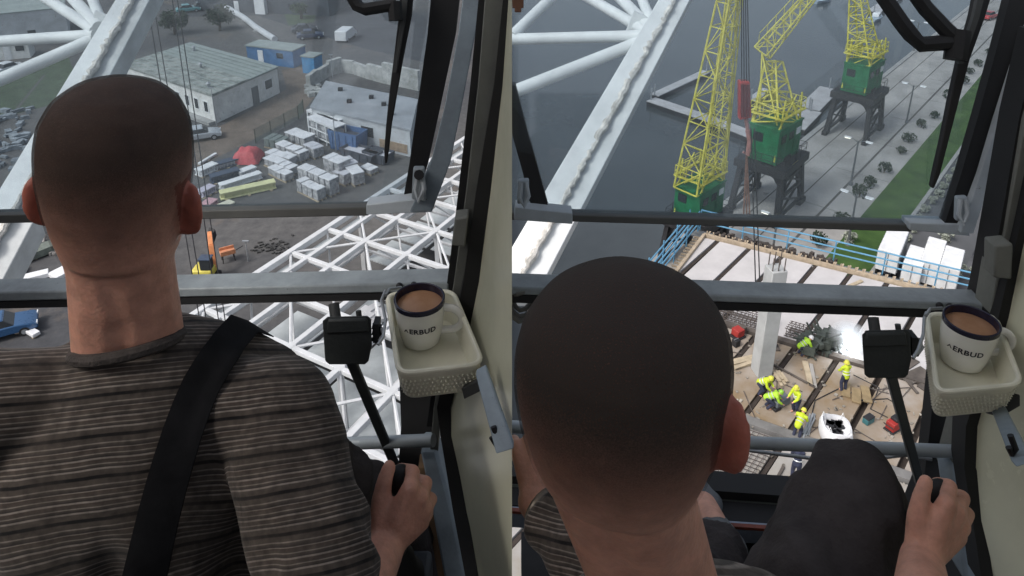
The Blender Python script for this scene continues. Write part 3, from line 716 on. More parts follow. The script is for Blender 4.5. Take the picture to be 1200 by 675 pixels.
girder('short pink beam below the lilac one', (236, 242), (250, 232), 1.0, .5, mat('pink_sheet', (.55, .33, .36), .6, var=.15))
girder('cream beam lying in front, near the window bar', (240, 249), (272, 235), .9, .5, mat('cream_pale', (.62, .6, .48), .6, var=.15))
girder('thin white pole lying at the back of the pile', (233, 191), (253, 179), .3, .3, m_white)
t = thing('tarpaulin_heap', 'red tarpaulin over a heap behind the girder pile', 'tarpaulin', G(291, 188, 0))
b = MB(); rg = random.Random(5); n = 14; vs = []
for j in range(n):
    for i in range(n):
        x, y = i / (n - 1) * 2 - 1, j / (n - 1) * 2 - 1; e = max(abs(x), abs(y)); vs.append((x * 1.35, y * 1.25, .1 + 1.3 * (1 - e ** 4) + .22 * noise.noise(Vector((x * 2.2, y * 2.2, 3)))))
b.add(vs, [(j * n + i, j * n + i + 1, (j + 1) * n + i + 1, (j + 1) * n + i) for j in range(n - 1) for i in range(n - 1)]); b.build('tarpaulin', mat('red_tarp', (.55, .10, .11), .6, var=.2, scale=2), t, local=True)
b = MB(); b.box((0, 0, .25), (2.2, 2.0, .5)); b.build('crates', m_wood, t, local=True)
# containers
def skip(label, x, y, hdg, L, W, H_, m, inner, name='skip', cat='skip'):
    t = thing(name, label, cat, G(x, y, 0), R(90 - hdg)); b = MB(); k = .86
    for sx in (-1, 1): b.hexa([(sx * L / 2 * k, -W / 2, .1), (sx * (L / 2 * k - .08), -W / 2, .1), (sx * (L / 2 * k - .08), W / 2, .1), (sx * L / 2 * k, W / 2, .1)], [(sx * L / 2, -W / 2, H_), (sx * (L / 2 - .08), -W / 2, H_), (sx * (L / 2 - .08), W / 2, H_), (sx * L / 2, W / 2, H_)])
    for sy in (-1, 1): b.hexa([(-L / 2 * k, sy * W / 2, .1), (L / 2 * k, sy * W / 2, .1), (L / 2 * k, sy * (W / 2 - .07), .1), (-L / 2 * k, sy * (W / 2 - .07), .1)], [(-L / 2, sy * W / 2, H_), (L / 2, sy * W / 2, H_), (L / 2, sy * (W / 2 - .07), H_), (-L / 2, sy * (W / 2 - .07), H_)])
    b.box((0, 0, .13), (L * k, W * .98, .08)); b.build('body', m, t, local=True)
    b = MB(); b.box((0, 0, H_ * .72), (L * .93, W * .9, .08)); b.build('load', inner, t, local=True)
    b = MB()
    for x in (-.4, -.13, .13, .4): b.box((x * L * k, -W / 2 - .04, H_ / 2), (.1, .08, H_ * .8)); b.box((x * L * k, W / 2 + .04, H_ / 2), (.1, .08, H_ * .8))
    b.build('rib', m, t, local=True)
m_dsk = mat('dark_skip', (.07, .08, .10), .6, var=.3)
skip('dark open skip with pale sheet on top, in front of the blue one', 424, 186, 120, 4.4, 1.8, 1.1, m_dsk, m_wr2)
skip('second dark open skip beside the tan wall panels', 444, 188, 120, 3.0, 1.7, 1.1, m_dsk, m_wr2)
skip('blue open skip before the wall of the grey storehouse', 409, 174, 115, 3.8, 2.0, 2.2, mat('blue_skip', (.08, .15, .30), .6, var=.25), m_dsk)
# green mesh fence
t = thing('mesh_fence', 'low green mesh fence between dirt road and wrapped stacks', 'fence', G(333, 150, 0))
fp = [G(x, y, 0) for x, y in ((300, 168), (318, 158), (334, 149), (350, 140), (356, 132))]
for p in fp: b = MB(); b.tube(p, p + Vector((0, 0, 1.7)), .05, n=6); b.build('post', m_leaf_d, t)
b = MB()
for a, c in zip(fp[:-1], fp[1:]):
    for k in range(8): z = .2 + k * .2; b.tube(a + Vector((0, 0, z)), c + Vector((0, 0, z)), .018, n=4)
    for k in range(14): p = a.lerp(c, k / 14); b.tube(p + Vector((0, 0, .15)), p + Vector((0, 0, 1.65)), .015, n=4)
b.build('mesh_panel', mat('fence_green', (.05, .09, .07), .7), t)
# lamp masts in the yard
for lab, x, y, h in (('thin grey lamp mast behind the ruined wall', 390, 92, 3.4), ('thin grey mast at the corner of the windowed workshop', 254, 147, 4.6), ('thin white mast in front of the tall rack', 394, 178, 4.2), ('thin pole with a crossbar on bare asphalt', 291, 306, 1.8)):
    t = thing('mast', lab, 'mast', G(x, y, 0)); b = MB(); b.tube((0, 0, 0), (0, 0, h), .07, .04, 8); b.build('pole', m_steel, t, local=True)
    b = MB(); b.box((0, 0, h), (.5, .14, .1)); b.build('crossbar', m_steel, t, local=True)
# orange and yellow small excavator, orange cart
m_or = mat('orange_paint', (.62, .24, .10), .55, var=.2, scale=2); m_ye = mat('machine_yellow', (.60, .52, .10), .5, var=.2, scale=2)
t = thing('mini_excavator', 'yellow excavator with a raised orange arm beside the head', 'excavator', G(244, 328, 0))
b = MB()
for y in (-.55, .55): b.box((0, y, .25), (1.7, .35, .5))
b.build('track', m_blk, t, local=True, bevel=.15)
b = MB(); b.prism([(-.9, -.65, .55), (.6, -.65, .55), (.6, .65, .55), (-.9, .65, .55)], (0, 0, .65)); b.build('body', m_ye, t, local=True, bevel=.12)
b = MB(); b.prism([(-.2, -.6, 1.2), (.6, -.6, 1.2), (.6, .05, 1.2), (-.2, .05, 1.2)], (0, 0, .9)); cb = b.build('cab', m_glass_d, t, local=True, bevel=.06)
b = MB(); b.box((.2, -.28, 2.13), (.9, .75, .08)); b.build('cab_roof', m_navy, cb, local=True)
b = MB(); b.beam((.5, .3, .9), (.2, .9, 2.5), .42, .3); b.beam((.2, .9, 2.45), (-.2, 1.9, 3.0), .36, .26); b.build('arm', m_or, t, local=True, bevel=.04)
b = MB(); b.prism([(-.4, 1.8, 2.7), (0, 1.8, 2.7), (.1, 2.2, 3.1), (-.4, 2.3, 3.2)], (.1, -.1, -.5)); b.build('bucket', m_blk, t, local=True)
t = thing('orange_cart', 'orange two wheeled cart on the bare asphalt', 'cart', G(268, 305, 0), R(30))
b = MB(); b.box((0, 0, .75), (1.1, .8, .12)); b.box((0, .38, .9), (1.1, .06, .3)); b.box((0, -.38, .9), (1.1, .06, .3)); b.build('tray', mat('orange_bed', (.6, .27, .15), .6, var=.25), t, local=True)
b = MB()
for x in (-.45, .45):
    for y in (-.3, .3): b.tube((x, y, 0), (x * .9, y, .72), .035, n=6)
b.tube((.5, 0, .7), (1.2, 0, .95), .03, n=6); b.build('leg', m_blk, t, local=True)
# debris bottom left
rg = random.Random(12)
def flat(name, label, cat, x, y, hdg, L, W, H_, m):
    t = thing(name, label, cat, G(x, y, 0), R(90 - hdg)); b = MB(); b.box((0, 0, H_ / 2 + .1), (L, W, H_)); b.build('board', m, t, local=True, bevel=.03)
    b = MB()
    for s in (-.35, .35): b.box((s * L, 0, .05), (.15, W * .9, .1))
    b.build('batten', m_wood, t, local=True)
flat('sheet_stack', 'white sheet stack at the lower left beside the bar', 'sheets', 38, 328, 60, 2.2, .8, .35, m_white)
flat('sheet_stack', 'bright white sheets left of the neck', 'sheets', 74, 322, 30, 1.6, 1.2, .3, m_white)
flat('steel_trough', 'long dull green trough left of the neck', 'trough', 55, 296, 40, 6.5, 1.2, .6, mat('trough_green', (.14, .16, .14), .7, var=.25))
flat('pipe_bundle', 'pink wrapped bundle at the end of the green trough', 'bundle', 31, 306, 40, 1.8, .7, .6, mat('pink_sheet', (.55, .33, .36)))
flat('sheet_stack', 'grey sheets at the far left below the boom', 'sheets', 12, 322, 70, 2.0, 1.2, .3, m_wr2)
flat('sheet_stack', 'pink and white sheets at the left edge of the frame', 'sheets', 26, 385, 150, 1.2, .8, .25, mat('lilac_sheet', (.5, .47, .55)))
flat('sheet_stack', 'pale sheets next to the blue car at the left edge', 'sheets', 38, 392, 120, 1.2, .5, .25, m_wr)
b = MB()
for k in range(90):
    p = G(rg.uniform(-10, 75), rg.uniform(278, 300) - 0, 0); b.box(p + Vector((0, 0, .12)), (rg.uniform(.15, .8), rg.uniform(.1, .4), rg.uniform(.1, .35)), rg.uniform(0, 3))
tag(b.build('debris', mat('debris', (.16, .15, .14), .9, var=.5, scale=2, col2=(.4, .38, .36))), 'scattered grey brown debris left of the neck', 'debris', kind='stuff')
b = MB()
for k in range(60):
    p = G(rg.uniform(-20, 36), rg.uniform(128, 200), 0); b.box(p + Vector((0, 0, .2)), (rg.uniform(.3, 1.6), rg.uniform(.2, .9), rg.uniform(.2, .6)), rg.uniform(0, 3))
tag(b.build('scrap', mat('scrap', (.14, .16, .18), .9, var=.5, scale=1, col2=(.36, .40, .44))), 'blue grey scrap strewn below the boom at the left', 'scrap', kind='stuff')
b = MB()
for k in range(70):
    p = G(rg.gauss(322, 12), rg.gauss(291, 5), 0); b.box(p + Vector((0, 0, .06)), (rg.uniform(.08, .4), rg.uniform(.06, .2), rg.uniform(.05, .15)), rg.uniform(0, 3))
tag(b.build('offcuts', mat('offcuts', (.05, .05, .05), .9, var=.4)), 'small dark offcuts scattered on the bare asphalt', 'offcuts', kind='stuff')

# ================================================================ white steel roof frame on the left
m_wst = mat('frame_white', (.57, .58, .59), .5, var=.1, scale=1.2)
m_zinc = mat('zinc_sheet', (.42, .45, .46), .5, .05, var=.2, scale=.5)
uT, vT = head(29), head(119); OT = Vector((-16.1, 38.0, 0)); ZT = 6.0
def T(u, v, z=ZT): p = OT + uT * u + vT * v; return Vector((p.x, p.y, z))
t = thing('steel_roof_frame', 'white steel space frame of a roof under construction below the window', 'roof frame', T(0, 0, 0)); TF = t
SP_ = 3.4; DZ = 2.0; ok = lambda p: p.x < -1.6
def chordline(name, pts, w, m=m_wst, h=None):
    pts = [p for p in pts if ok(p)]
    if len(pts) < 2: return
    b = MB(); b.beam(pts[0], pts[-1], w, h or w); b.build(name, m, TF, bevel=.02)
NU = range(-6, 9); NV = range(0, 6)
for j in NV: chordline('chord', [T(i * SP_, j * SP_) for i in NU], .32 if j else .4)
chordline('chord', [T(i * SP_, 1.45) for i in NU], .3)
for i in NU[:-1]:
    q = [T(i * SP_ + .25, .3, 5.5), T(i * SP_ + 3.2, .3, 5.5), T(i * SP_ + 3.2, 1.25, 5.5), T(i * SP_ + .25, 1.25, 5.5)]
    if all(ok(p) for p in q): b = MB(); b.prism(q, (0, 0, .06)); b.build('gutter_sheet', m_zinc, TF)
for i in NU: chordline('cross_beam', [T(i * SP_, j * SP_ * .999) for j in NV], .28)
for j in NV[:-1]: chordline('lower_chord', [T((i + .5) * SP_, (j + .5) * SP_, ZT - DZ) for i in NU], .2)
for i in NU: chordline('lower_cross_beam', [T((i + .5) * SP_, (j + .5) * SP_, ZT - DZ - .01) for j in NV[:-1]], .18)
for j in NV[:-1]:
    b = MB(); any_ = False
    for i in NU[:-1]:
        m_ = T((i + .5) * SP_, (j + .5) * SP_, ZT - DZ)
        for di, dj in ((0, 0), (1, 0), (0, 1), (1, 1)):
            q = T((i + di) * SP_, (j + dj) * SP_)
            if ok(q) and ok(m_): b.tube(m_, q, .075, n=8); any_ = True
    for i in NU[:-1]:
        q0_, q1_ = (T(i * SP_, j * SP_), T((i + 1) * SP_, (j + 1) * SP_)) if (i + j) % 2 else (T((i + 1) * SP_, j * SP_), T(i * SP_, (j + 1) * SP_))
        if ok(q0_) and ok(q1_): b.tube(q0_, q1_, .085, n=6); any_ = True
    if any_: b.build('brace', m_wst, TF)
b = MB()
for j in NV:
    for i in NU:
        q = T(i * SP_, j * SP_)
        if ok(q): b.box(q, (.42, .42, .3), R(61))
b.build('node_plate', m_wst, TF)
rg = random.Random(3)
for i in NU[:-1]:
    for j in NV[:-1]:
        q = [T(i * SP_ + .2, j * SP_ + .2, 1.6), T(i * SP_ + SP_ - .2, j * SP_ + .2, 1.6), T(i * SP_ + SP_ - .2, j * SP_ + SP_ - .2, 1.6), T(i * SP_ + .2, j * SP_ + SP_ - .2, 1.6)]
        if all(ok(p) for p in q) and rg.random() < (1.1 if i < 1 else .72):
            b = MB(); b.prism(q, (0, 0, .08)); b.build('cladding_sheet', m_zinc, TF)
for u, v in ((-6, 0), (-1, 0), (3, 0), (8, 0), (-6, 3), (-1, 3), (3, 2)):
    p = T(u * SP_, v * SP_, 0)
    if ok(p): b = MB(); b.beam(p, p + Vector((0, 0, ZT - .2)), .3); b.build('support_post', m_wst, TF)
def clutter(label, cat, name, u, v, mats_):
    t = thing(name, label, cat, T(u, v, 1.7))
    b = MB()
    for k in range(7): p = T(u + rg.uniform(-.6, .6), v + rg.uniform(-.6, .6), 1.7); b.box(p + Vector((0, 0, .2 + k * .05)), (rg.uniform(.5, 1.4), rg.uniform(.3, .7), .25), rg.uniform(0, 3))
    b.build('bundle', mats_, t)
clutter('white sheeting heap lying under the frame near its far end', 'sheeting', 'sheeting_heap', 5.1, 5.1, m_wr)
clutter('pale timber heap lying under the middle of the frame', 'timber', 'timber_heap', 1.7, 5.1, m_wood)
# ================================================================ concrete work deck on the right
ZD = 6.0
OD = G(828, 277, ZD); aD, bD = head(HQ - .3 + 180), head(118)
def D(a, b, z=ZD): p = OD + aD * a + bD * b; return Vector((p.x, p.y, z))
def ab(x, y, z=ZD):
    v = G(x, y, z) - OD; det = aD.x * bD.y - aD.y * bD.x
    return (v.x * bD.y - v.y * bD.x) / det, (aD.x * v.y - aD.y * v.x) / det
def DP(x, y, z=ZD): return G(x, y, z)
m_slab = mat('fresh_slab', (.52, .50, .50), .8, var=.10, scale=.7, detail=10)
m_slab2 = mat('dusty_slab', (.37, .33, .295), .85, var=.0, scale=.4, col2=(.235, .165, .092), detail=12)
m_slab3 = mat('grey_slab', (.40, .39, .385), .85, var=.0, scale=.45, col2=(.31, .28, .24), detail=12)
m_form = mat('formwork_dark', (.045, .035, .03), .9, var=.3, scale=2)
m_beamd = mat('beam_brown', (.10, .085, .075), .85, var=.35, scale=1.5)
m_tim = mat('timber', (.42, .34, .25), .85, var=.25, scale=3)
dk = thing('work_deck', 'unfinished concrete deck of pale slabs divided by dark joints', 'building deck', D(5, 5, -2))
bs = [-.15, .85, 2.9, 4.95, 7.0, 9.05, 11.1, 13.2, 15.6, 18, 20.4, 22.8]; rows = [(.25, 8.75, m_slab), (9.35, 15.5, m_slab2), (16.35, 20.4, m_slab3), (21.0, 30, m_slab3)]
nslab = 0
be = lambda a: .14 * a - .15
for ri, (a0, a1, m) in enumerate(rows):
    for k in range(len(bs) - 1):
        g = .16; lo = lambda a: max(bs[k] + g, be(a) + .1); hi = bs[k + 1] - g
        if lo(a0) > hi - .1: continue
        e1 = a1 if lo(a1) < hi - .05 else a0 + (hi - .05 - be(a0) - .1) / .14
        b = MB(); b.prism([D(a0, lo(a0), ZD - .3), D(e1, lo(e1), ZD - .3), D(e1, hi, ZD - .3), D(a0, hi, ZD - .3)], (0, 0, .3)); b.build('slab', m, dk)
b = MB(); b.prism([D(-.1, be(-.1), ZD - .75), D(31, be(31), ZD - .75), D(31, 23, ZD - .75), D(-.1, 23, ZD - .75)], (0, 0, .35)); b.build('formwork', m_form, dk)
for a, w in ((9.05, .36), (15.92, .5), (20.7, .4)):
    b = MB(); b.beam(D(a, be(a), ZD - .12), D(a, 23, ZD - .12), w, .5); b.build('cross_beam', m_beamd if a < 10 else mat('beam_grey', (.17, .165, .16), .85, var=.3, scale=1), dk)
for k in range(1, 7):
    b = MB(); a9 = min(30, max(.6, (bs[k] + .15) / .14 - .3)); b.beam(D(.2, bs[k], ZD - .2), D(a9, bs[k], ZD - .2), .18, .25); b.build('joint_beam', m_form, dk)
for a in (2, 12, 22, 29):
    for bb in (5, 10, 20): b = MB(); b.tube(D(a, bb, -6), D(a, bb, ZD - .74), .35, n=12); b.build('pile', m_conc, dk)
# timber edge
b = MB(); b.beam(D(.0, -.2, ZD + .05), D(.0, 23, ZD + .05), .16, .3); b.beam(D(.1, be(.1), ZD + .05), D(14, be(14), ZD + .05), .2, .3); b.build('edge_board', m_tim, dk)
for k in range(46):
    b = MB(); p = D(-.05, k * .42); b.beam(p + Vector((0, 0, -.1)), D(-.55, k * .42, ZD + .12), .09, .09); b.beam(p, p + Vector((0, 0, .38)), .08); b.build('edge_bracket', m_tim, dk)
for k in range(26):
    b = MB(); q_ = .3 + k * .42; p = D(q_, be(q_)); b.beam(p + Vector((0, 0, -.08)), D(q_, be(q_) - .6, ZD - .1), .1, .12); b.build('edge_bracket', m_tim, dk)
# blue scaffold railings
m_sb = mat('scaffold_blue', (.12, .30, .46), .5, var=.15, scale=2)
def railing(label, pts, n, hs=(.35, .8, 1.25)):
    t = thing('scaffold_railing', label, 'railing', pts[0] - Vector((0, 0, .3)))
    for z in hs:
        b = MB()
        for p, q in zip(pts[:-1], pts[1:]): b.tube(p + Vector((0, 0, z)), q + Vector((0, 0, z)), .055, n=8)
        b.build('rail', m_sb, t)
    for p, q in zip(pts[:-1], pts[1:]):
        for k in range(n + 1):
            c = p.lerp(q, k / n); b = MB(); b.tube(c - Vector((0, 0, .3)), c + Vector((0, 0, 1.3)), .045, n=6); b.build('post', m_sb, t)
railing('blue scaffold railing along the far edge of the deck', [D(-1.2, -1.0), D(-1.2, 22)], 8)
railing('blue scaffold railing along the water side of the deck', [D(-.9, -1.0), D(11, .72)], 5)
railing('short blue railing doubling the corner above the water', [D(-.2, -1.35, ZD + .3), D(7, -.35, ZD + .3)], 3, (.5, 1.0))
b = MB(); b.prism([D(-1.35, -1.3, ZD - .5), D(-1.35, 22, ZD - .5), D(-.5, 22, ZD - .5), D(-.5, -1.3, ZD - .5)], (0, 0, .06)); tag(b.build('scaffold_walkway', mat('walkway', (.16, .17, .18), .8, var=.3, scale=2)), 'narrow scaffold walkway outside the far deck edge', 'walkway')
# rebar cages along the main beam
m_reb = mat('rebar', (.13, .11, .10), .8, .3, var=.3, scale=4)
def cage(label, a, b0, b1, w=.8, h=.55):
    t = thing('rebar_cage', label, 'rebar cage', D(a, (b0 + b1) / 2, ZD))
    q = MB()
    for y in (-.5, -.25, 0, .25, .5):
        for z in (.08, h): q.tube(D(a + y * w, b0, ZD + z), D(a + y * w, b1, ZD + z), .022, n=4)
    q.build('bars', m_reb, t)
    q = MB(); n = int((b1 - b0) / .2)
    for k in range(n):
        bb = b0 + (k + .5) / n * (b1 - b0); c = [D(a - .5 * w, bb, ZD + .06), D(a + .5 * w, bb, ZD + .06), D(a + .5 * w, bb, ZD + h + .03), D(a - .5 * w, bb, ZD + h + .03)]
        q.path(c, .018, 4, closed=True)
    q.build('stirrups', m_reb, t)
cage('long rebar cage along the dark main beam, behind the white column', 8.3, 3.2, 7.6)
cage('shorter rebar cage on the main beam, right of the white column', 8.2, 8.2, 10.2)
def rmat(label, a0, a1, b0, b1, sp=.24):
    t = thing('rebar_mat', label, 'rebar mat', D(a0, b0, ZD)); q = MB()
    k = a0
    while k <= a1: q.tube(D(k, b0, ZD + .08), D(k, b1, ZD + .08), .02, n=4); k += sp
    q.build('bars', m_reb, t); q = MB(); k = b0
    while k <= b1: q.tube(D(a0, k, ZD + .12), D(a1, k, ZD + .12), .02, n=4); k += sp
    q.build('bars', m_reb, t)
rmat('grey rebar mat lying on the lower deck beside the ear', 16.5, 20.2, 7.2, 11.0)
rmat('rebar mat on the far slabs behind the head', 17, 22, 3.2, 6.8)
# white square column
t = thing('concrete_column', 'square pale concrete column rising from the deck left of the workers', 'column', DP(892, 436))
b = MB(); b.box((0, 0, 3.1), (.78, .78, 6.2), R(10)); b.build('shaft', mat('column_pale', (.40, .41, .41), .8, var=.15, scale=.8), t, local=True, bevel=.03)
b = MB()
for x in (-.28, 0, .28):
    for y in (-.28, .28): b.tube((x, y, 6.2), (x, y, 6.9), .03, n=5)
b.build('starter_bar', m_reb, t, local=True)
t = thing('prop', 'dark slanting prop standing right of the pale column', 'prop', DP(907, 408)); b = MB(); b.tube((0, 0, 0), (-.15, .2, 2.6), .14, .1, 8); b.box((0, 0, .05), (.5, .5, .1)); b.build('tube', m_beamd, t, local=True)
# dark green steel pile next to the welding
t = thing('steel_pile', 'dark grey green heap of steel parts next to the welding light', 'steel parts', DP(960, 412))
rg = random.Random(21)
for nm, n in (('bars', 42), ('plates', 34)):
    b = MB()
    for k in range(n):
        p = DP(rg.uniform(938, 986), 0 + 408 + rg.uniform(-9, 9)); p.z = ZD + rg.uniform(.1, .9)
        if nm == 'bars': a = Vector((rg.gauss(0, 1), rg.gauss(0, 1), rg.gauss(0, .3))).normalized() * rg.uniform(.3, .8); b.tube(p - a, p + a, .05, n=5)
        else: b.box(p - Vector((0, 0, .1)), (rg.uniform(.3, .7), rg.uniform(.2, .6), rg.uniform(.15, .5)), rg.uniform(0, 3))
    b.build(nm, mat('green_grey_steel', (.075, .088, .078), .7, .2, var=.4, scale=2), t)
# big bag
t = thing('bulk_bag', 'white open bulk bag with dark scrap inside on the deck', 'bulk bag', DP(977, 516))
b = MB(); n = 28; prof = [(.05, 0), (.55, .02), (.66, .3), (.68, .65), (.62, .9), (.56, .92), (.55, .8), (.5, .62), (.0, .6)]
vs = []
for i, (r, z) in enumerate(prof):
    for j in range(n):
        a = 2 * math.pi * j / n; rr = r * (1 + .05 * noise.noise(Vector((math.cos(a) * 2, math.sin(a) * 2, z * 3))) + .06 * math.cos(4 * a) * (-1 if i < 8 else 0)); vs.append((rr * math.cos(a), rr * math.sin(a) * 1.15, z + .05 * math.sin(3 * a + 1) * (z > .5)))
b.add(vs, [(i * n + j, i * n + (j + 1) % n, (i + 1) * n + (j + 1) % n, (i + 1) * n + j) for i in range(len(prof) - 1) for j in range(n)]); b.build('bag', mat('bag_white', (.76, .76, .78), .7, var=.08, bump=.3, bscale=8), t, local=True)
b = MB(); rg = random.Random(2)
for k in range(14): b.box((rg.uniform(-.25, .3), rg.uniform(-.3, .35), .66), (rg.uniform(.15, .4), rg.uniform(.1, .3), .2), rg.uniform(0, 3))
b.build('contents', m_blk, t, local=True)
b = MB()
for k in range(4): a = k * 1.57 + .7; c = Vector((math.cos(a) * .6, math.sin(a) * .66, .86)); b.path([c - Vector((.12, 0, .1)), c + Vector((0, .05, .25)), c + Vector((.12, 0, -.1))], .025, 5)
b.build('loop', m_white, t, local=True)
# tools and small things
def tool(name, label, cat, x, y, parts):
    t = thing(name, label, cat, DP(x, y), R(30))
    for nm, c, s, m in parts: b = MB(); b.box(c, s); b.build(nm, m, t, local=True, bevel=.03)
tool('generator', 'red portable generator on the right of the deck', 'generator', 1046, 503, [('engine', (0, 0, .3), (.6, .42, .42), m_red), ('frame', (0, 0, .05), (.75, .5, .08), m_blk), ('tank', (.1, 0, .58), (.35, .35, .14), m_blk), ('handle', (-.42, 0, .4), (.05, .5, .05), m_blk)])
tool('compressor', 'red machine on the deck left of the pale column', 'compressor', 864, 395, [('engine', (0, 0, .35), (.5, .5, .4), m_red), ('frame', (0, 0, .08), (.7, .6, .1), m_blk), ('drum', (.45, .1, .3), (.3, .4, .4), m_beamd)])
tool('tool_bucket', 'dark bucket beside the red machine by the column', 'bucket', 862, 405, [('bucket', (0, 0, .2), (.34, .34, .4), m_blk), ('handle', (0, 0, .43), (.34, .03, .04), m_steel)])
tool('blue_toolbox', 'small blue green toolbox right of the bulk bag', 'toolbox', 1017, 495, [('box', (0, 0, .16), (.5, .3, .3), mat('teal', (.05, .17, .19), .5)), ('lid', (0, 0, .33), (.52, .32, .05), m_blk)])
tool('grinder_cart', 'grey tool cart between the crouching workers', 'tool cart', 913, 474, [('box', (0, 0, .25), (.9, .5, .4), mat('tool_grey', (.14, .16, .18), .6)), ('cable_drum', (.3, .3, .25), (.4, .3, .4), m_blk), ('hose', (-.4, -.2, .1), (.4, .2, .15), m_blk)])
for i, (lab, p, q, w, m) in enumerate((('long pale plank lying left of the welder', (943, 425), (950, 452), .28, m_wood), ('grey plank beside the long pale plank', (950, 428), (955, 455), .18, m_slab3), ('thin dark bar lying between the workers and the plank', (905, 428), (955, 455), .09, m_beamd), ('ochre board on the lower deck behind the knee', (922, 560), (935, 582), .5, mat('ochre', (.27, .20, .11), .8, var=.2)), ('thin dark bar lying on the lowest slab', (918, 548), (905, 572), .12, m_beamd), ('plank pair behind the far rebar cage', (986, 340), (1010, 330), .2, m_wood), ('dark plank leaning near the right joint', (1065, 450), (1075, 462), .12, m_beamd))):
    A, B = DP(*p), DP(*q); A.z = B.z = ZD + .06; b = MB(); b.beam(A, B, w, .09); tag(b.build('plank', m), lab, 'plank')
for lab, pts in (('long black cable running from the welder to the front', [(985, 455), (955, 470), (948, 500), (930, 520)]), ('loose grey hose looping across the tan slab', [(1000, 440), (1030, 455), (1020, 480), (1040, 490)]), ('black cable winding over the right slabs', [(1000, 470), (1040, 468), (1060, 480), (1052, 496)])):
    b = MB(); b.path([DP(*p) + Vector((0, 0, .04)) for p in pts], .025, 6); tag(b.build('cable', m_blk), lab, 'cable')
rg = random.Random(31); b = MB()
for k in range(420):
    p = D(rg.uniform(9.6, 20), rg.uniform(3, 16)); s = rg.uniform(.04, .2); b.box(p + Vector((0, 0, .03)), (s, s * rg.uniform(.2, .8), .05), rg.uniform(0, 3))
tag(b.build('deck_litter', mat('litter', (.2, .17, .14), .9, var=.5, scale=.8, col2=(.5, .46, .4))), 'small wood and concrete litter strewn over the deck', 'litter', kind='stuff')
b = MB()
for k in range(80):
    p = D(rg.uniform(-.9, -.2), rg.uniform(.5, 8)); b.box(p + Vector((0, 0, .0)), (rg.uniform(.1, .4), rg.uniform(.1, .3), rg.uniform(.1, .5)), rg.uniform(0, 3))
tag(b.build('edge_scrap', mat('scrap_dark', (.05, .04, .035), .9, var=.5, scale=2, col2=(.12, .1, .09))), 'dark scrap piled along the far edge of the deck', 'scrap', kind='stuff')
# welding light (gives off light)
t = thing('welding_arc', 'dazzling white welding arc in front of the upright worker', 'welding', DP(991, 414))
b = MB(); b.ball((0, 0, .55), .15, 12, 8); b.build('arc', mat('arc_light', (1, 1, 1), .5, var=0, emit=(.9, .97, 1, 90)), t, local=True)
b = MB(); b.tube((0, 0, .05), (0, 0, .45), .05, n=6); b.box((0, 0, .03), (.5, .4, .06)); b.build('workpiece', m_steel, t, local=True)
ld = bpy.data.lights.new('welding_light', 'POINT'); ld.energy = 20; ld.shadow_soft_size = .2; ld.color = (.92, .97, 1)
lo = bpy.data.objects.new('welding_light', ld); COL.objects.link(lo); lo.location = DP(991, 414) + Vector((0, 0, .9)); 
# smoke of the welding
sm = bpy.data.materials.new('weld_smoke'); sm.use_nodes = True; nt = sm.node_tree; nt.nodes.remove(nt.nodes['Principled BSDF'])
pv = nt.nodes.new('ShaderNodeVolumePrincipled'); pv.inputs['Color'].default_value = (.95, .97, 1, 1)
tc = nt.nodes.new('ShaderNodeTexCoord'); gr = nt.nodes.new('ShaderNodeTexGradient'); gr.gradient_type = 'SPHERICAL'; mp = nt.nodes.new('ShaderNodeMapping'); mp.inputs['Scale'].default_value = (.95, .95, .95)
mp.inputs['Location'].default_value = (0, 0, -.95 * .9)
nt.links.new(tc.outputs['Object'], mp.inputs['Vector']); nt.links.new(mp.outputs['Vector'], gr.inputs['Vector'])
mu = nt.nodes.new('ShaderNodeMath'); mu.operation = 'MULTIPLY'; mu.inputs[1].default_value = 3; nt.links.new(gr.outputs['Fac'], mu.inputs[0]); nt.links.new(mu.outputs[0], pv.inputs['Density']); nt.links.new(pv.outputs['Volume'], nt.nodes['Material Output'].inputs['Volume'])
b = MB(); c = DP(991, 412); b.ball(c + Vector((0, 0, .9)), (1.0, 1.0, .88), 20, 12); s = b.build('weld_smoke', sm); s.location = c; 
tag(s, 'white smoke glowing round the welding arc', 'smoke', kind='stuff')
for v in s.data.vertices: pass

# more site clutter
rg = random.Random(77)
for i, (lab, x, y, n, hd_, Ls_, w_, m) in enumerate((('small stack of timber boards above the crouching workers', 872, 425, 5, 20, 1.9, .2, m_wood), ('loose bundle of grey tubes left of the bulk bag', 948, 500, 6, 55, 1.6, .07, m_steel), ('ochre formwork panels lying behind the bulk bag', 1003, 462, 3, 70, 1.1, .4, mat('ochre', (.27, .20, .11))), ('dark formwork panels at the right edge of the deck', 1075, 440, 3, 30, 1.5, .7, m_beamd), ('short timber offcuts near the far column foot', 915, 445, 6, 100, .8, .14, m_wood), ('pale boards lying across the lower slab by the bar', 1010, 545, 4, 15, 2.2, .22, m_wood))):
    t = thing('board_stack', lab, 'boards', DP(x, y), R(hd_)); b = MB()
    for k in range(n): b.box((rg.uniform(-.2, .2), (k % 3 - 1) * w_ * 1.15, .06 + .08 * (k // 3)), (Ls_ * rg.uniform(.8, 1.1), w_, .06), rg.uniform(-.08, .08))
    b.build('board', m, t, local=True)
b = MB()
for k in range(18):
    p = D(rg.uniform(9.8, 15), rg.uniform(3.2, 15.5), ZD + .05); a = rg.uniform(0, 6.3); v = Vector((math.cos(a), math.sin(a), 0)) * rg.uniform(.3, 1.3); b.tube(p - v, p + v, .022, n=4)
tag(b.build('loose_rebar', m_reb), 'loose rebar rods strewn across the deck', 'rebar', kind='stuff')
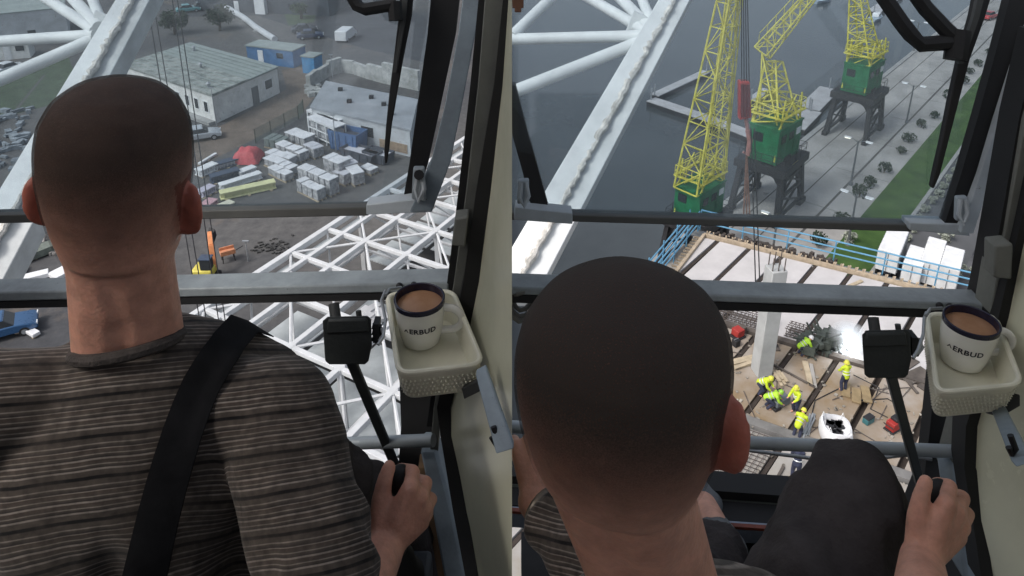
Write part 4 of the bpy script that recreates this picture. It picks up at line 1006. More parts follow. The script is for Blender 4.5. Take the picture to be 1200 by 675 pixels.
# ================================================================ white lattice booms in front of both cabins
m_boom = mat('boom_white', (.70, .72, .72), .5, var=.12, scale=2.2, detail=10, speck=(5, .68, (.30, .22, .16)))
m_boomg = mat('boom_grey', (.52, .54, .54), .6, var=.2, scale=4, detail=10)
m_weld = mat('weld_seam', (.58, .56, .52), .8, var=.4, scale=14, bump=.6, bscale=50)
def boom(label, side, edgeL, edgeR, dT, dB, joint, struts):
    """edge points (top, bottom) in the photo for the outer faces; d = distance there"""
    t = thing('crane_boom', label, 'crane boom', P((edgeL[1][0] + edgeR[1][0]) / 2, edgeL[1][1], dB))
    tl, bl = P(*edgeL[0], dT), P(*edgeL[1], dB); tr, br = P(*edgeR[0], dT), P(*edgeR[1], dB)
    ax = (bl - tl).normalized(); vec = ax.cross(tr - tl).normalized()
    if vec.y < 0: vec = -vec
    mT, mB_ = tl.lerp(tr, .52), bl.lerp(br, .52)
    b = MB(); b.ribbon([tl, bl], [mT, mB_], vec * .30); b.build('left_flange', m_boom, t, bevel=.01)
    o = vec * .06
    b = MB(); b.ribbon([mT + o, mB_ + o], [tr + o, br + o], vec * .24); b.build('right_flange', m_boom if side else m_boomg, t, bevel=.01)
    # lumpy weld bead along the joint of the two flanges
    b = MB(); rg = random.Random(int(dT * 10)); n = 90; pts = []; rad = []
    for i in range(n):
        f = i / (n - 1); pts.append(mT.lerp(mB_, f) + Vector((rg.uniform(-.012, .012), 0, rg.uniform(-.012, .012))) + vec * .02); rad.append(rg.uniform(.018, .045))
    b.path(pts, rad, 8); b.build('weld_seam', m_weld, t)
    for (p0, d0), (p1, d1), r in struts:
        a, c = P(*p0, d0), P(*p1, d1); b = MB(); b.tube(a, c, r, n=16); b.build('strut', m_boom, t)
    j = P(*joint, (dT * .87 + dB * .13)); b = MB(); b.prism([j + Vector((-.16, .2, -.1)), j + Vector((-.02, .2, -.2)), j + Vector((.1, .2, .12)), j + Vector((-.06, .2, .2))], (0, .04, 0)); b.build('gusset', m_boom, t)
boom('white lattice crane boom seen past the left head', 0, ((153, -30), (-60, 318)), ((186, -30), (-12, 345)), 8.4, 6.2, (110, 38),
     [(((112, 41), 8.2), ((-40, 51), 8.6), .068), (((108, 47), 8.2), ((-60, 119), 7.6), .07), (((112, 36), 8.2), ((35, -14), 9.5), .066), (((116, 32), 8.2), ((60, -30), 9.8), .07), (((119, 26), 8.3), ((97, -30), 9.4), .06)])
boom('white lattice crane boom crossing the water on the right', 1, ((789, -30), (567, 345)), ((823, -30), (628, 345)), 8.4, 6.2, (752, 38),
     [(((754, 42), 8.2), ((560, 47), 8.6), .068), (((750, 49), 8.2), ((560, 124), 7.6), .07), (((756, 36), 8.2), ((670, -14), 9.5), .066), (((760, 32), 8.2), ((700, -30), 9.8), .07), (((763, 26), 8.3), ((741, -30), 9.4), .06), (((600, 42), 8.5), ((662, -18), 9.2), .066)])
# hoist ropes
def ropes(label, lines, d0, d1, r, z=None):
    t = thing('hoist_ropes', label, 'rope', P(*lines[0][1], d1))
    for a, c in lines: b = MB(); b.tube(P(*a, d0), P(*c, d1), r, n=6); b.build('rope', m_blk, t)
ropes('four thin black hoist ropes hanging in front of the workshop', [((169, -20), (243, 430)), ((176, -20), (251, 430)), ((199, -20), (264, 430)), ((205, -20), (272, 430))], 17, 17, .013)
ropes('two thin dark hoist ropes hanging over the pale slabs', [((880, 150), (886, 352)), ((884, 150), (891, 352))], 22, 22, .018)

# ================================================================ the two cabins
m_rail = mat('rail_grey', (.26, .29, .305), .45, var=.28, scale=11, detail=14, speck=(26, .66, (.06, .055, .05)), bump=.08, bscale=60)
m_frm = mat('frame_bluegrey', (.24, .29, .33), .5, var=.25, scale=10, detail=14, speck=(30, .66, (.07, .06, .05)), bump=.06, bscale=70)
m_light = mat('frame_light', (.42, .46, .49), .5, var=.22, detail=14, speck=(30, .66, (.10, .09, .08)), scale=8)
m_rub = mat('rubber_black', (.013, .013, .014), .65, var=.3, scale=12)
m_olive = mat('pillar_olive', (.15, .155, .14), .6, var=.2, scale=7, bump=.08, bscale=60)
m_dark = mat('pillar_dark', (.045, .048, .048), .6, var=.25, scale=9)
m_crm = mat('panel_cream', (.68, .67, .51), .25, var=.1, scale=3, detail=8, speck=(9, .69, (.46, .43, .32)))
m_floor = mat('floor_dark', (.03, .03, .032), .8, var=.3, scale=9)
m_int = mat('lining_dark', (.10, .10, .10), .8, var=.15, scale=3)
m_bol = mat('bolt_black', (.02, .02, .022), .5, .3)
m_bar = mat('bar_grey', (.33, .37, .40), .45, .1, var=.12, scale=9)
def glass_material():
    m = bpy.data.materials.new('window_glass'); m.use_nodes = True; nt = m.node_tree; nt.nodes.remove(nt.nodes['Principled BSDF'])
    tr = nt.nodes.new('ShaderNodeBsdfTransparent'); tr.inputs['Color'].default_value = (.80, .85, .88, 1)
    gl = nt.nodes.new('ShaderNodeBsdfGlossy'); gl.inputs['Roughness'].default_value = .03
    df = nt.nodes.new('ShaderNodeBsdfDiffuse'); df.inputs['Color'].default_value = (.6, .66, .7, 1)
    tl = nt.nodes.new('ShaderNodeBsdfTranslucent'); tl.inputs['Color'].default_value = (.6, .66, .7, 1)
    ad = nt.nodes.new('ShaderNodeMixShader'); ad.inputs[0].default_value = .6
    nt.links.new(df.outputs[0], ad.inputs[1]); nt.links.new(tl.outputs[0], ad.inputs[2])
    tc = nt.nodes.new('ShaderNodeTexCoord'); n = nt.nodes.new('ShaderNodeTexNoise'); n.inputs['Scale'].default_value = 5; n.inputs['Detail'].default_value = 10; n.inputs['Roughness'].default_value = .7
    mr = nt.nodes.new('ShaderNodeMapRange'); mr.inputs['From Min'].default_value = .35; mr.inputs['From Max'].default_value = .8; mr.inputs['To Min'].default_value = .065; mr.inputs['To Max'].default_value = .20
    nt.links.new(tc.outputs['Object'], n.inputs['Vector']); nt.links.new(n.outputs['Fac'], mr.inputs['Value'])
    m1 = nt.nodes.new('ShaderNodeMixShader'); m1.inputs[0].default_value = .035; nt.links.new(tr.outputs[0], m1.inputs[1]); nt.links.new(gl.outputs[0], m1.inputs[2])
    m2 = nt.nodes.new('ShaderNodeMixShader'); nt.links.new(mr.outputs['Result'], m2.inputs[0]); nt.links.new(m1.outputs[0], m2.inputs[1]); nt.links.new(ad.outputs[0], m2.inputs[2])
    nt.links.new(m2.outputs[0], nt.nodes['Material Output'].inputs['Surface']); return m
m_gls = glass_material()
def rib(pts, vec):
    """pts: rows (xl, xr, y, d) -> thick strip"""
    b = MB(); b.ribbon([P(r[0], r[2], r[3]) for r in pts], [P(r[1], r[2], r[3]) for r in pts], vec); return b
def bar(pL, pR, dL, dR, h_px, dep):
    """horizontal bar: upper edge between two photo points, height in px, depth in m"""
    a0, a1 = P(*pL, dL), P(pL[0], pL[1] + h_px, dL); b0, b1 = P(*pR, dR), P(pR[0], pR[1] + h_px, dR); v = Vector((0, dep, 0))
    b = MB(); b.hexa([a0, a1, a1 + v, a0 + v], [b0, b1, b1 + v, b0 + v]); return b

# ---------------------------------------------------------------- LEFT CABIN
lc = thing('crane_cabin', 'left crane cabin with grey window rails and a cream side panel', 'crane cabin', (-.55, .5, CAMH - 1.5)); 
V = Vector((0, .03, 0))
b = bar((-330, 350), (526, 331), 1.36, 1.24, 11, .045); rl = b.build('window_rail', m_rail, lc, bevel=.003)
b = bar((-330, 361), (526, 342), 1.362, 1.242, 8, .03); b.build('rail_seal', m_rub, rl)
b = MB()
for x, y in ((468, 335), (485, 334)): b.ball(P(x, y, 1.245) , .006)
b.build('bolt', m_bol, rl)
# hinged upper sash
b = bar((-330, 259), (432, 243), 1.42, 1.31, 10, .025); sl = b.build('sash_bar', mat('sash_brown', (.085, .085, .08), .55, var=.2, scale=8), lc, bevel=.0018)
b = MB(); b.ribbon([P(429, 240, 1.30), P(500, 232, 1.285)], [P(429, 252, 1.30), P(505, 249, 1.285)], Vector((0, .03, 0))); b.build('sash_corner', m_light, lc, bevel=.0018)
b = rib([(545, 566, -25, 1.24), (537, 557, 40, 1.25), (521, 541, 125, 1.265), (505, 528, 190, 1.28), (480, 506, 249, 1.285)], V); b.build('sash_stile', m_frm, lc, bevel=.0018)
b = rib([(507, 541, -25, 1.27), (501, 534, 40, 1.28), (489, 516, 125, 1.295), (480, 502, 190, 1.305), (472, 488, 236, 1.315)], Vector((0, .02, 0))); b.build('sash_seal', m_rub, lc)
b = MB(); b.prism([P(484, 197, 1.27), P(497, 197, 1.27), P(499, 237, 1.27), P(482, 234, 1.27)], (0, .012, 0)); la = b.build('latch', m_bar, lc, bevel=.003)
b = MB(); b.path([P(491, 200, 1.26), P(487, 222, 1.255), P(490, 236, 1.25), P(497, 222, 1.255), P(494, 201, 1.26)], .0045, 8); b.build('latch_loop', m_light, la)
b = MB(); b.tube(P(491, 205, 1.27), P(491, 205, 1.25), .009, n=10); b.build('latch_pin', m_bol, la)
b = MB(); g = [P(-330, -120, 1.40), P(533, -120, 1.30), P(476, 247, 1.32), P(-330, 261, 1.43)]; b.prism(g, (0, .004, 0)); b.build('window_glass', m_gls, lc, smooth=False)
# pillar strips
def pillar(rowsA, rowsB, rowsC, parent):
    b = rib(rowsA, Vector((0, .05, 0))); b.build('pillar_edge', m_rub, parent)
    b = rib(rowsB, Vector((0, .045, 0))); b.build('pillar', m_olive, parent, bevel=.0018)
    b = rib(rowsC, Vector((0, .04, 0))); b.build('pillar_gasket', m_rub, parent)
dq = lambda y: 1.14 + .0004 * y
pillar([(563, 572, -25, 1.15), (551, 562, 100, 1.18), (537, 548, 225, 1.21), (524, 534, 330, 1.24), (500, 510, 500, 1.3)],
       [(570, 596, -25, 1.145), (560, 585, 100, 1.17), (546, 566, 225, 1.20), (532, 552, 330, 1.23), (508, 516, 480, 1.29), (503, 513, 540, 1.31)],
       [(592, 602, -25, 1.13), (579, 595, 100, 1.15), (558, 580, 225, 1.18), (543, 564, 330, 1.2), (512, 528, 478, 1.26), (516, 530, 510, 1.26), (531, 548, 600, 1.2), (548, 562, 690, 1.12)], lc)
b = MB(); b.prism([P(533, 256, 1.18), P(549, 254, 1.17), P(545, 290, 1.18), P(529, 288, 1.19)], (0, .03, 0)); b.build('hinge', m_olive, lc, bevel=.003)
# lower part of the window opening
b = rib([(468, 504, 440, 1.36), (470, 506, 500, 1.36), (466, 506, 560, 1.36), (440, 500, 620, 1.34), (400, 500, 720, 1.30)], V); b.build('lower_frame', m_rub, lc)
b = rib([(492, 512, 530, 1.30), (506, 530, 600, 1.25), (522, 548, 690, 1.18)], Vector((0, .05, 0))); b.build('sill_bar', m_frm, lc, bevel=.005)
b = rib([(490, 497, 548, 1.305), (502, 512, 610, 1.26), (516, 528, 690, 1.20)], Vector((0, .03, 0))); b.build('wood_strip', mat('wood_strip', (.20, .12, .06), .6, var=.3, scale=12), lc)
b = MB(); b.tube(P(424, 519, 1.31), P(508, 516, 1.26), .011, n=16); b.tube(P(-330, 545, 1.5), P(424, 519, 1.31), .011, n=16); b.build('lower_bar', m_bar, lc)
# cream partition between the two cabins (a solid panel, near edge right of the operator)
rows = [(-40, 598), (100, 588), (225, 574), (330, 560), (430, 540), (480, 527), (512, 527), (560, 537), (620, 548), (700, 562)]
dd = {-40: 1.16, 100: 1.17, 225: 1.19, 330: 1.21, 430: 1.25, 480: 1.27, 512: 1.27, 560: 1.24, 620: 1.2, 700: 1.13}
far = [P(x, y, dd[y]) for y, x in rows]; near = []
for (y, x) in rows:
    p = P(600, y, .97); near.append(Vector((0, p.y, p.z)))
vs = []; fs = []; NS = 8
for i, (a, c) in enumerate(zip(near, far)):
    for k in range(NS + 1): vs.append(a.lerp(c, k / NS))
nn = len(rows)
b = MB(); off = len(vs); back = []
for i in range(nn):
    for k in range(NS + 1):
        p = vs[i * (NS + 1) + k]; f = k / NS; back.append(Vector((min(p.x + .012, p.x * .15), p.y + .004, p.z)))
# the rear face keeps to the right of the front face and meets it in the near edge
allv = vs + back; W_ = NS + 1
for i in range(nn - 1):
    for k in range(NS):
        q = (i * W_ + k, i * W_ + k + 1, (i + 1) * W_ + k + 1, (i + 1) * W_ + k); fs.append(q); fs.append(tuple(off + j for j in q)[::-1])
for i in range(nn - 1):
    for k in (0, NS):
        a, c = i * W_ + k, (i + 1) * W_ + k; fs.append((a, c, off + c, off + a))
for k in range(NS):
    for i in (0, nn - 1): a, c = i * W_ + k, i * W_ + k + 1; fs.append((a, c, off + c, off + a))
b.add(allv, fs); b.build('side_panel', m_crm, lc)
# enclosing shell: roof, floor, back with a rear window, left wall with a window
def slab(name, x0, x1, y0, y1, z0, z1, m, parent, **k):
    b = MB(); b.hexa([(x0, y0, z0), (x1, y0, z0), (x1, y1, z0), (x0, y1, z0)], [(x0, y0, z1), (x1, y0, z1), (x1, y1, z1), (x0, y1, z1)]); return b.build(name, m, parent, **k)
Z = CAMH
slab('roof', -1.5, -.02, -1.2, .75, Z + .95, Z + 1.03, m_int, lc)
slab('floor', -1.5, -.02, -1.2, .98, Z - 1.52, Z - 1.44, m_floor, lc)
slab('back_wall', -1.5, -.02, -1.25, -1.2, Z - 1.5, Z + .35, m_int, lc)
slab('left_wall', -1.55, -1.5, -1.2, 1.2, Z - 1.5, Z + .35, m_int, lc)
slab('corner_post', -1.55, -1.47, 1.1, 1.2, Z - .75, Z + .95, m_dark, lc)
slab('corner_post', -1.55, -1.47, -1.25, -1.15, Z - .75, Z + .95, m_dark, lc)
# wiper
def wiper(label, blade, arm, brackets, d):
    t = thing('wiper', label, 'wiper', P(blade[0][0], blade[0][2], d))
    b = rib([(r[0], r[1], r[2], d) for r in blade], Vector((0, .012, 0))); b.build('blade', m_rub, t, bevel=.002)
    b = rib([(r[0], r[1], r[2], d - .012) for r in arm], Vector((0, .008, 0))); b.build('arm', m_dark, t)
    for pts, r in brackets: b = MB(); b.path([P(x, y, d - .03) for x, y in pts], r, 8); b.build('bracket', m_rub, t)
wiper('black wiper hanging down across the left upper window', [(470, 486, -30), (467, 482, 20), (461, 472, 70), (456, 465, 110), (452, 458, 150), (450, 455, 178), (451, 453, 192)], [(473, 480, -30), (469, 475, 25), (460, 464, 85)], [([(402, -22), (419, 7), (428, 11), (464, 5)], .011), ([(462, 2), (464, 24)], .012)], 1.24)
# bracket bar along the wall, tray, mug
def tray_set(dx, dy, labt, labm, corners, mugc, rimc, hang, scale=1.0):
    zt = P(*corners[4], 1.13).z
    def on(x, y, z): return G(x, y, z)
    rim = [on(x, y, zt) for x, y in corners[:4]]
    ctr = sum(rim, Vector()) / 4
    t = thing('tray', labt, 'tray', ctr - Vector((0, 0, .055)))
    def ring(z, k, rr=.022, n=7):
        c2 = []; pts = [ctr + (p - ctr) * k for p in rim]
        for i in range(4):
            p, a, c = pts[i], pts[i - 1], pts[(i + 1) % 4]; u, w = (a - p).normalized(), (c - p).normalized()
            for j in range(n):
                th = j / (n - 1); q0 = p + u * rr; q1 = p + w * rr; q = (1 - th) ** 2 * q0 + 2 * th * (1 - th) * p + th ** 2 * q1; c2.append(Vector((q.x, q.y, zt + z)))
        return c2
    rs = [ring(0, 1.0), ring(.003, .985), ring(-.004, .955), ring(-.048, .86), ring(-.049, .5), ]
    vs = []; n = len(rs[0])
    for r in rs: vs += r
    b = MB(); fs = [(i * n + j, i * n + (j + 1) % n, (i + 1) * n + (j + 1) % n, (i + 1) * n + j) for i in range(len(rs) - 1) for j in range(n)]
    fs.append(tuple((len(rs) - 1) * n + j for j in range(n)))
    ro = [ring(0, 1.0), ring(-.006, 1.0), ring(-.007, .975), ring(-.054, .885), ring(-.055, .4)]
    o = len(vs)
    for r in ro: vs += r
    fs += [(o + i * n + j, o + (i + 1) * n + j, o + (i + 1) * n + (j + 1) % n, o + i * n + (j + 1) % n) for i in range(len(ro) - 1) for j in range(n)]
    fs.append(tuple(o + (len(ro) - 1) * n + j for j in range(n))[::-1])
    b.add(vs, fs); b.build('basin', m_tray, t)
    q = MB(); q.path(ring(.001, .985), .0042, 8, closed=True); q.build('rim', m_tray, t)
    # woven relief on the outside: small raised diamonds
    q = MB(); lo, up = ring(-.05, .905), ring(-.012, .983)
    for j in range(n):
        a0, a1, u0, u1 = lo[j], lo[(j + 1) % n], up[j], up[(j + 1) % n]; m_ = max(1, int((a1 - a0).length / .006))
        nrm = (a1 - a0).cross(u0 - a0).normalized(); 
        if nrm.dot(a0 - ctr) < 0: nrm = -nrm
        for k in range(m_):
            for h in range(5):
                f = (k + .5 * (h % 2)) / m_; p = a0.lerp(a1, f).lerp(u0.lerp(u1, f), (h + .5) / 5); x = (a1 - a0).normalized() * .0026; y = (u0 - a0).normalized() * .0034
                q.add([p - x, p - y, p + x, p + y, p + nrm * .0022], [(0, 1, 4), (1, 2, 4), (2, 3, 4), (3, 0, 4)])
    q.build('weave_relief', m_tray, t, smooth=False)
    zf = zt - .048
    # mug
    mb = G(*mugc, zf); t2 = thing('mug', labm, 'mug', mb)
    hgt = .083; R0, R1 = .031, .0405
    b = MB(); prof = [(0, .001), (R0 - .003, .001), (R0, .004), (R0 + .004, .022), (R1 - .001, .055), (R1, hgt - .008)]; b.lathe(prof, mb, 48); bo = b.build('cup', m_mug, t2)
    b = MB(); b.lathe([(R1 + .0001, hgt - .009), (R1 + .0004, hgt - .001), (R1 - .0012, hgt), (R1 - .003, hgt - .001), (R1 - .0035, hgt - .012), (R1 - .006, .045), (R0 - .006, .006), (0, .006)], mb, 48); b.build('rim_lining', m_navyg, t2)
    b = MB(); b.lathe([(R1 - .0034, hgt - .0135), (R1 - .006, hgt - .0125), (.02, hgt - .0122), (0, hgt - .012)], mb, 40); b.build('coffee', m_cof, t2)
    ha = R(hang); hd = Vector((math.cos(ha), math.sin(ha), 0)); b = MB()
    pts = []
    for k in range(11):
        a = -1.35 + 2.7 * k / 10; pts.append(mb + hd * (R1 - .006 + .03 * math.cos(a) + (.004 if 0 < k < 10 else -.002)) + Vector((0, 0, .044 + .023 * math.sin(a))))
    for e_, k_ in ((0, 1), (-1, -2)):
        q_ = pts[e_]; zz = q_.z - mb.z; rr_ = lerp(R0 + .004, R1 - .001, max(0, min(1, (zz - .022) / .033))) - .003; pts[e_] = mb + hd * rr_ + Vector((0, 0, zz))
    b.path(pts, .0062, 12); b.build('handle', m_mug, t2)
    # lettering round the cup
    cu = bpy.data.curves.new('lettering', 'FONT'); cu.body = 'ERBUD'; cu.size = .0135; cu.align_x = 'CENTER'; cu.extrude = .0; cu.resolution_u = 3; cu.space_character = 1.08; cu.offset = .0004
    to = bpy.data.objects.new('tmp', cu); COL.objects.link(to); dg = bpy.context.evaluated_depsgraph_get(); me = bpy.data.meshes.new_from_object(to.evaluated_get(dg)); bpy.data.objects.remove(to)
    bm = bmesh.new(); bm.from_mesh(me); bmesh.ops.subdivide_edges(bm, edges=bm.edges, cuts=2)
    # small roof-shaped emblem left of the word
    fc = math.atan2(-mb.y, -mb.x) + R(scale)
    x0 = min(v.co.x for v in bm.verts) - .006
    em = [bm.verts.new((x0 + x * .0045, .0035 + y * .0045, 0)) for x, y in ((-1, -.6), (0, .9), (1, -.6), (.55, -.6), (0, .25), (-.55, -.6))]
    bm.faces.new(em[:3] + [em[3], em[4]]) if False else (bm.faces.new((em[0], em[5], em[4], em[1])), bm.faces.new((em[1], em[4], em[3], em[2])))
    for v in bm.verts:
        z = .040 + v.co.y; f = (z - .022) / .033; rr = lerp(R0 + .004, R1 - .001, max(0, min(1, f))) + .0006; a = fc + v.co.x / rr
        v.co = Vector((rr * math.cos(a), rr * math.sin(a), z))
    bmesh.ops.recalc_face_normals(bm, faces=bm.faces)
    bm.to_mesh(me); bm.free(); me.materials.clear(); me.materials.append(m_ink); me.name = 'lettering'
    lo_ = bpy.data.objects.new('lettering', me); COL.objects.link(lo_); lo_.parent = bo
    return t
m_tray = mat('tray_cream', (.76, .74, .61), .4, var=.08, scale=14); m_mug = mat('mug_white', (.84, .83, .79), .22, var=.03, scale=9, coat=.3); m_navyg = mat('mug_navy', (.014, .014, .036), .25, var=.1)
m_cof = mat('coffee', (.36, .19, .105), .18, var=.0, scale=30, col2=(.44, .25, .15), detail=4); m_ink = mat('lettering_ink', (.012, .012, .022), .5, var=0)
lerp = lambda a, b, f: a + (b - a) * f
tray_set(0, 0, 'cream plastic tray hung on the cabin wall, left one', 'white mug of milky coffee with dark rim in the left tray', [(453, 345), (531, 341), (567, 428), (467, 440), (500, 390)], (494, 398), None, -4, 4)
b = MB(); b.path([P(452, 340, 1.16), P(447, 352, 1.15), P(452, 375, 1.13), P(449, 395, 1.10), P(443, 404, 1.09)], .0026, 8); b.path([P(470, 337, 1.2), P(456, 339, 1.17), P(452, 346, 1.15)], .0026, 8)
tag(b.build('wire_hanger', m_steel), 'bent steel wire holding the left tray to the rail', 'wire')
def wallbar(dx, dy, label, pts, hook, ds):
    t = thing('bracket_bar', label, 'bracket', P(*pts[1], ds[1]) )
    a0, a1, w = P(*pts[0], ds[0]), P(*pts[1], ds[1]), 20
    b = MB(); b.ribbon([P(pts[0][0] - 9, pts[0][1] + 4, ds[0]), P(pts[1][0] - 13, pts[1][1] + 3, ds[1])], [P(pts[0][0] + 4, pts[0][1] - 3, ds[0]), P(pts[1][0] + 9, pts[1][1] - 4, ds[1])], Vector((0, .012, 0))); b.build('bar', m_frm, t, bevel=.002)
    b = MB(); b.path([P(x, y, ds[1] + .02) for x, y in hook], .004, 8); b.build('hook', m_bol, t)
wallbar(0, 0, 'blue grey steel bracket below the left tray', ((566, 436), (594, 530)), ((578, 500), (583, 513), (580, 520), (576, 512)), (1.0, .93))
b = MB(); b.prism([P(541, 455, 1.06), P(566, 443, 1.02), P(566, 457, 1.02), P(544, 468, 1.06)], (0, .03, -.02)); tag(b.build('tray_clip', m_dark, bevel=.0018), 'dark clip under the front corner of the left tray', 'clip')
# black control box on its arm
def control_box(label, ox, oy, arm_end, d=1.12):
    t = thing('control_box', label, 'control box', P(412 + ox, 425 + oy, d))
    pts = [(378, 376), (384, 371), (431, 370), (435, 374), (436, 404), (432, 423), (428, 427), (386, 427), (381, 423), (380, 408)]
    b = MB(); b.prism([P(x + ox, y + oy, d) for x, y in pts], ray(412 + ox, 400 + oy).normalized() * .055); bo = b.build('case', m_box, t, bevel=.0018, seg=3)
    b = MB(); b.prism([P(x + ox, y + oy, d - .004) for x, y in ((384, 375), (430, 374), (433, 390), (381, 392))], (0, .01, 0)); b.build('lid_panel', m_box, bo, bevel=.003)
    b = MB(); b.tube(P(394 + ox, 376 + oy, d + .02), P(391 + ox, 356 + oy, d + .03), .0085, n=12); b.build('knob', m_dark, t); b = MB(); b.tube(P(421 + ox, 372 + oy, d + .02), P(420 + ox, 364 + oy, d + .02), .0045, n=8); b.build('button', m_dark, t)
    b = MB()
    for x0, y0, x1, y1 in ((436, 382, 447, 384), (436, 389, 449, 391), (436, 396, 444, 398)): b.beam(P(x0 + ox, y0 + oy, d + .01), P(x1 + ox, y1 + oy, d + .012), .007)
    b.prism([P(x + ox, y + oy, d + .005) for x, y in ((437, 380), (444, 380), (444, 402), (437, 402))], (0, .02, 0)); b.build('connector', m_bol, t)
    b = MB(); b.path([P(447 + ox, 384 + oy, d + .01), P(449 + ox, 392 + oy, d), P(444 + ox, 399 + oy, d)], .0022, 6); b.build('wire_clip', m_steel, t)
    a0, a1 = P(412 + ox, 424 + oy, d + .03), P(arm_end[0], arm_end[1], d + .22); b = MB(); b.beam(a0, a1, .016, .010, up=(0, -1, .3)); b.build('arm', mat('arm_steel', (.07, .078, .082), .5, .2, var=.2, scale=10), t, bevel=.002)
m_box = mat('box_black', (.028, .032, .032), .55, var=.2, scale=12, bump=.08, bscale=120)
control_box('black control box on a thin arm, beside the left tray', 0, 0, (466, 552))

# ---------------------------------------------------------------- RIGHT CABIN
rc = thing('crane_cabin', 'right crane cabin with grey window rails and a cream wall on its right', 'crane cabin', (.45, .5, CAMH - 1.5))
b = bar((578, 336), (1160, 357), 1.24, 1.24, 9, .045); rl = b.build('window_rail', m_rail, rc, bevel=.003)
b = bar((578, 345), (1160, 366), 1.242, 1.242, 9, .03); b.build('rail_seal', m_rub, rl)
b = MB()
for x, y in ((1101, 358), (1113, 359)): b.ball(P(x, y, 1.238), .006)
b.build('bolt', m_bol, rl)
b = bar((584, 249.6), (1068, 264), 1.32, 1.31, 8, .025); b.build('sash_bar', MATS['sash_brown'], rc, bevel=.0018)
b = MB(); b.ribbon([P(604, 243, 1.30), P(671, 250, 1.30)], [P(602, 258, 1.30), P(671, 263, 1.30)], Vector((0, .03, 0))); b.build('sash_corner', m_light, rc, bevel=.0018)
b = MB(); b.ribbon([P(1066, 261, 1.30), P(1136, 264, 1.30)], [P(1066, 270, 1.30), P(1137, 277, 1.30)], Vector((0, .03, 0))); b.build('sash_corner', m_light, rc, bevel=.0018)
b = rib([(588, 604, 100, 1.33), (598, 617, 150, 1.33), (612, 631, 200, 1.325), (624, 644, 248, 1.32)], Vector((0, .02, 0))); b.build('sash_seal', m_rub, rc)
b = rib([(1189, 1228, -25, 1.25), (1170, 1200, 50, 1.265), (1146, 1172, 137, 1.285), (1126, 1149, 205, 1.295), (1107, 1127, 262, 1.305)], Vector((0, .02, 0))); b.build('sash_seal', m_rub, rc)
b = rib([(1228, 1250, -25, 1.24), (1199, 1214, 50, 1.25), (1171, 1184, 137, 1.27), (1148, 1164, 205, 1.285), (1126, 1141, 274, 1.29)], V); b.build('sash_stile', m_light, rc, bevel=.0018)
for px_, dxx in ((614, 0), (1129, 8)):
    b = MB(); o = 8 if dxx == 0 else 28
    b.prism([P(px_ - 7, 212 + o - 8, 1.275), P(px_ + 6, 211 + o - 8, 1.275), P(px_ + 6, 238 + o - 8, 1.275), P(px_ - 8, 240 + o - 8, 1.275)], (0, .012, 0)); la = b.build('latch', m_bar, rc, bevel=.003)
    b = MB(); b.path([P(px_ - 3, 214 + o - 8, 1.265), P(px_ - 5, 232 + o - 8, 1.26), P(px_, 242 + o - 8, 1.255), P(px_ + 5, 230 + o - 8, 1.26), P(px_ + 2, 214 + o - 8, 1.265)], .0045, 8); b.build('latch_loop', m_light, la)
b = MB(); g = [P(598.5, -120, 1.32), P(1215, -120, 1.30), P(1110, 268, 1.315), P(585, 254, 1.33)]; b.prism(g, (0, .004, 0)); b.build('window_glass', m_gls, rc, smooth=False)
pillar([(1218, 1228, 40, 1.15), (1194, 1203, 140, 1.18), (1171, 1179, 270, 1.20), (1156, 1166, 350, 1.24), (1150, 1160, 372, 1.25)],
       [(1227, 1250, 40, 1.145), (1202, 1228, 140, 1.17), (1178, 1200, 270, 1.195), (1160, 1178, 372, 1.22), (1128, 1143, 500, 1.29), (1112, 1130, 560, 1.31)],
       [(1249, 1262, 40, 1.13), (1225, 1240, 140, 1.15), (1194, 1208, 270, 1.18), (1170, 1186, 372, 1.2), (1132, 1147, 500, 1.255), (1130, 1145, 548, 1.25), (1140, 1154, 610, 1.2), (1152, 1166, 690, 1.12)], rc)
b = MB(); b.prism([P(1166, 288, 1.17), P(1188, 286, 1.16), P(1186, 328, 1.17), P(1165, 326, 1.18)], (0, .03, 0)); b.build('hinge', m_olive, rc, bevel=.003)
b = rib([(1096, 1132, 440, 1.36), (1090, 1134, 500, 1.36), (1083, 1134, 560, 1.36), (1060, 1130, 620, 1.34), (1030, 1130, 720, 1.30)], V); b.build('lower_frame', m_rub, rc)
b = rib([(1112, 1134, 545, 1.30), (1122, 1146, 610, 1.25), (1134, 1158, 690, 1.18)], Vector((0, .05, 0))); b.build('sill_bar', m_frm, rc, bevel=.005)
b = MB(); b.tube(P(572, 498, 1.42), P(860, 518, 1.37), .0115, n=16); b.tube(P(860, 518, 1.37), P(1118, 529, 1.30), .0115, n=16); b.build('lower_bar', m_bar, rc)
b = MB(); b.path([P(830, 522, 1.44), P(880, 528, 1.40), P(950, 537, 1.38), (P(1020, 538, 1.36)), P(1060, 533, 1.34), P(1092, 538, 1.33)], .0035, 8); tag(b.build('bar_cable', m_steel), 'thin grey cable slung below the lower bar', 'cable')
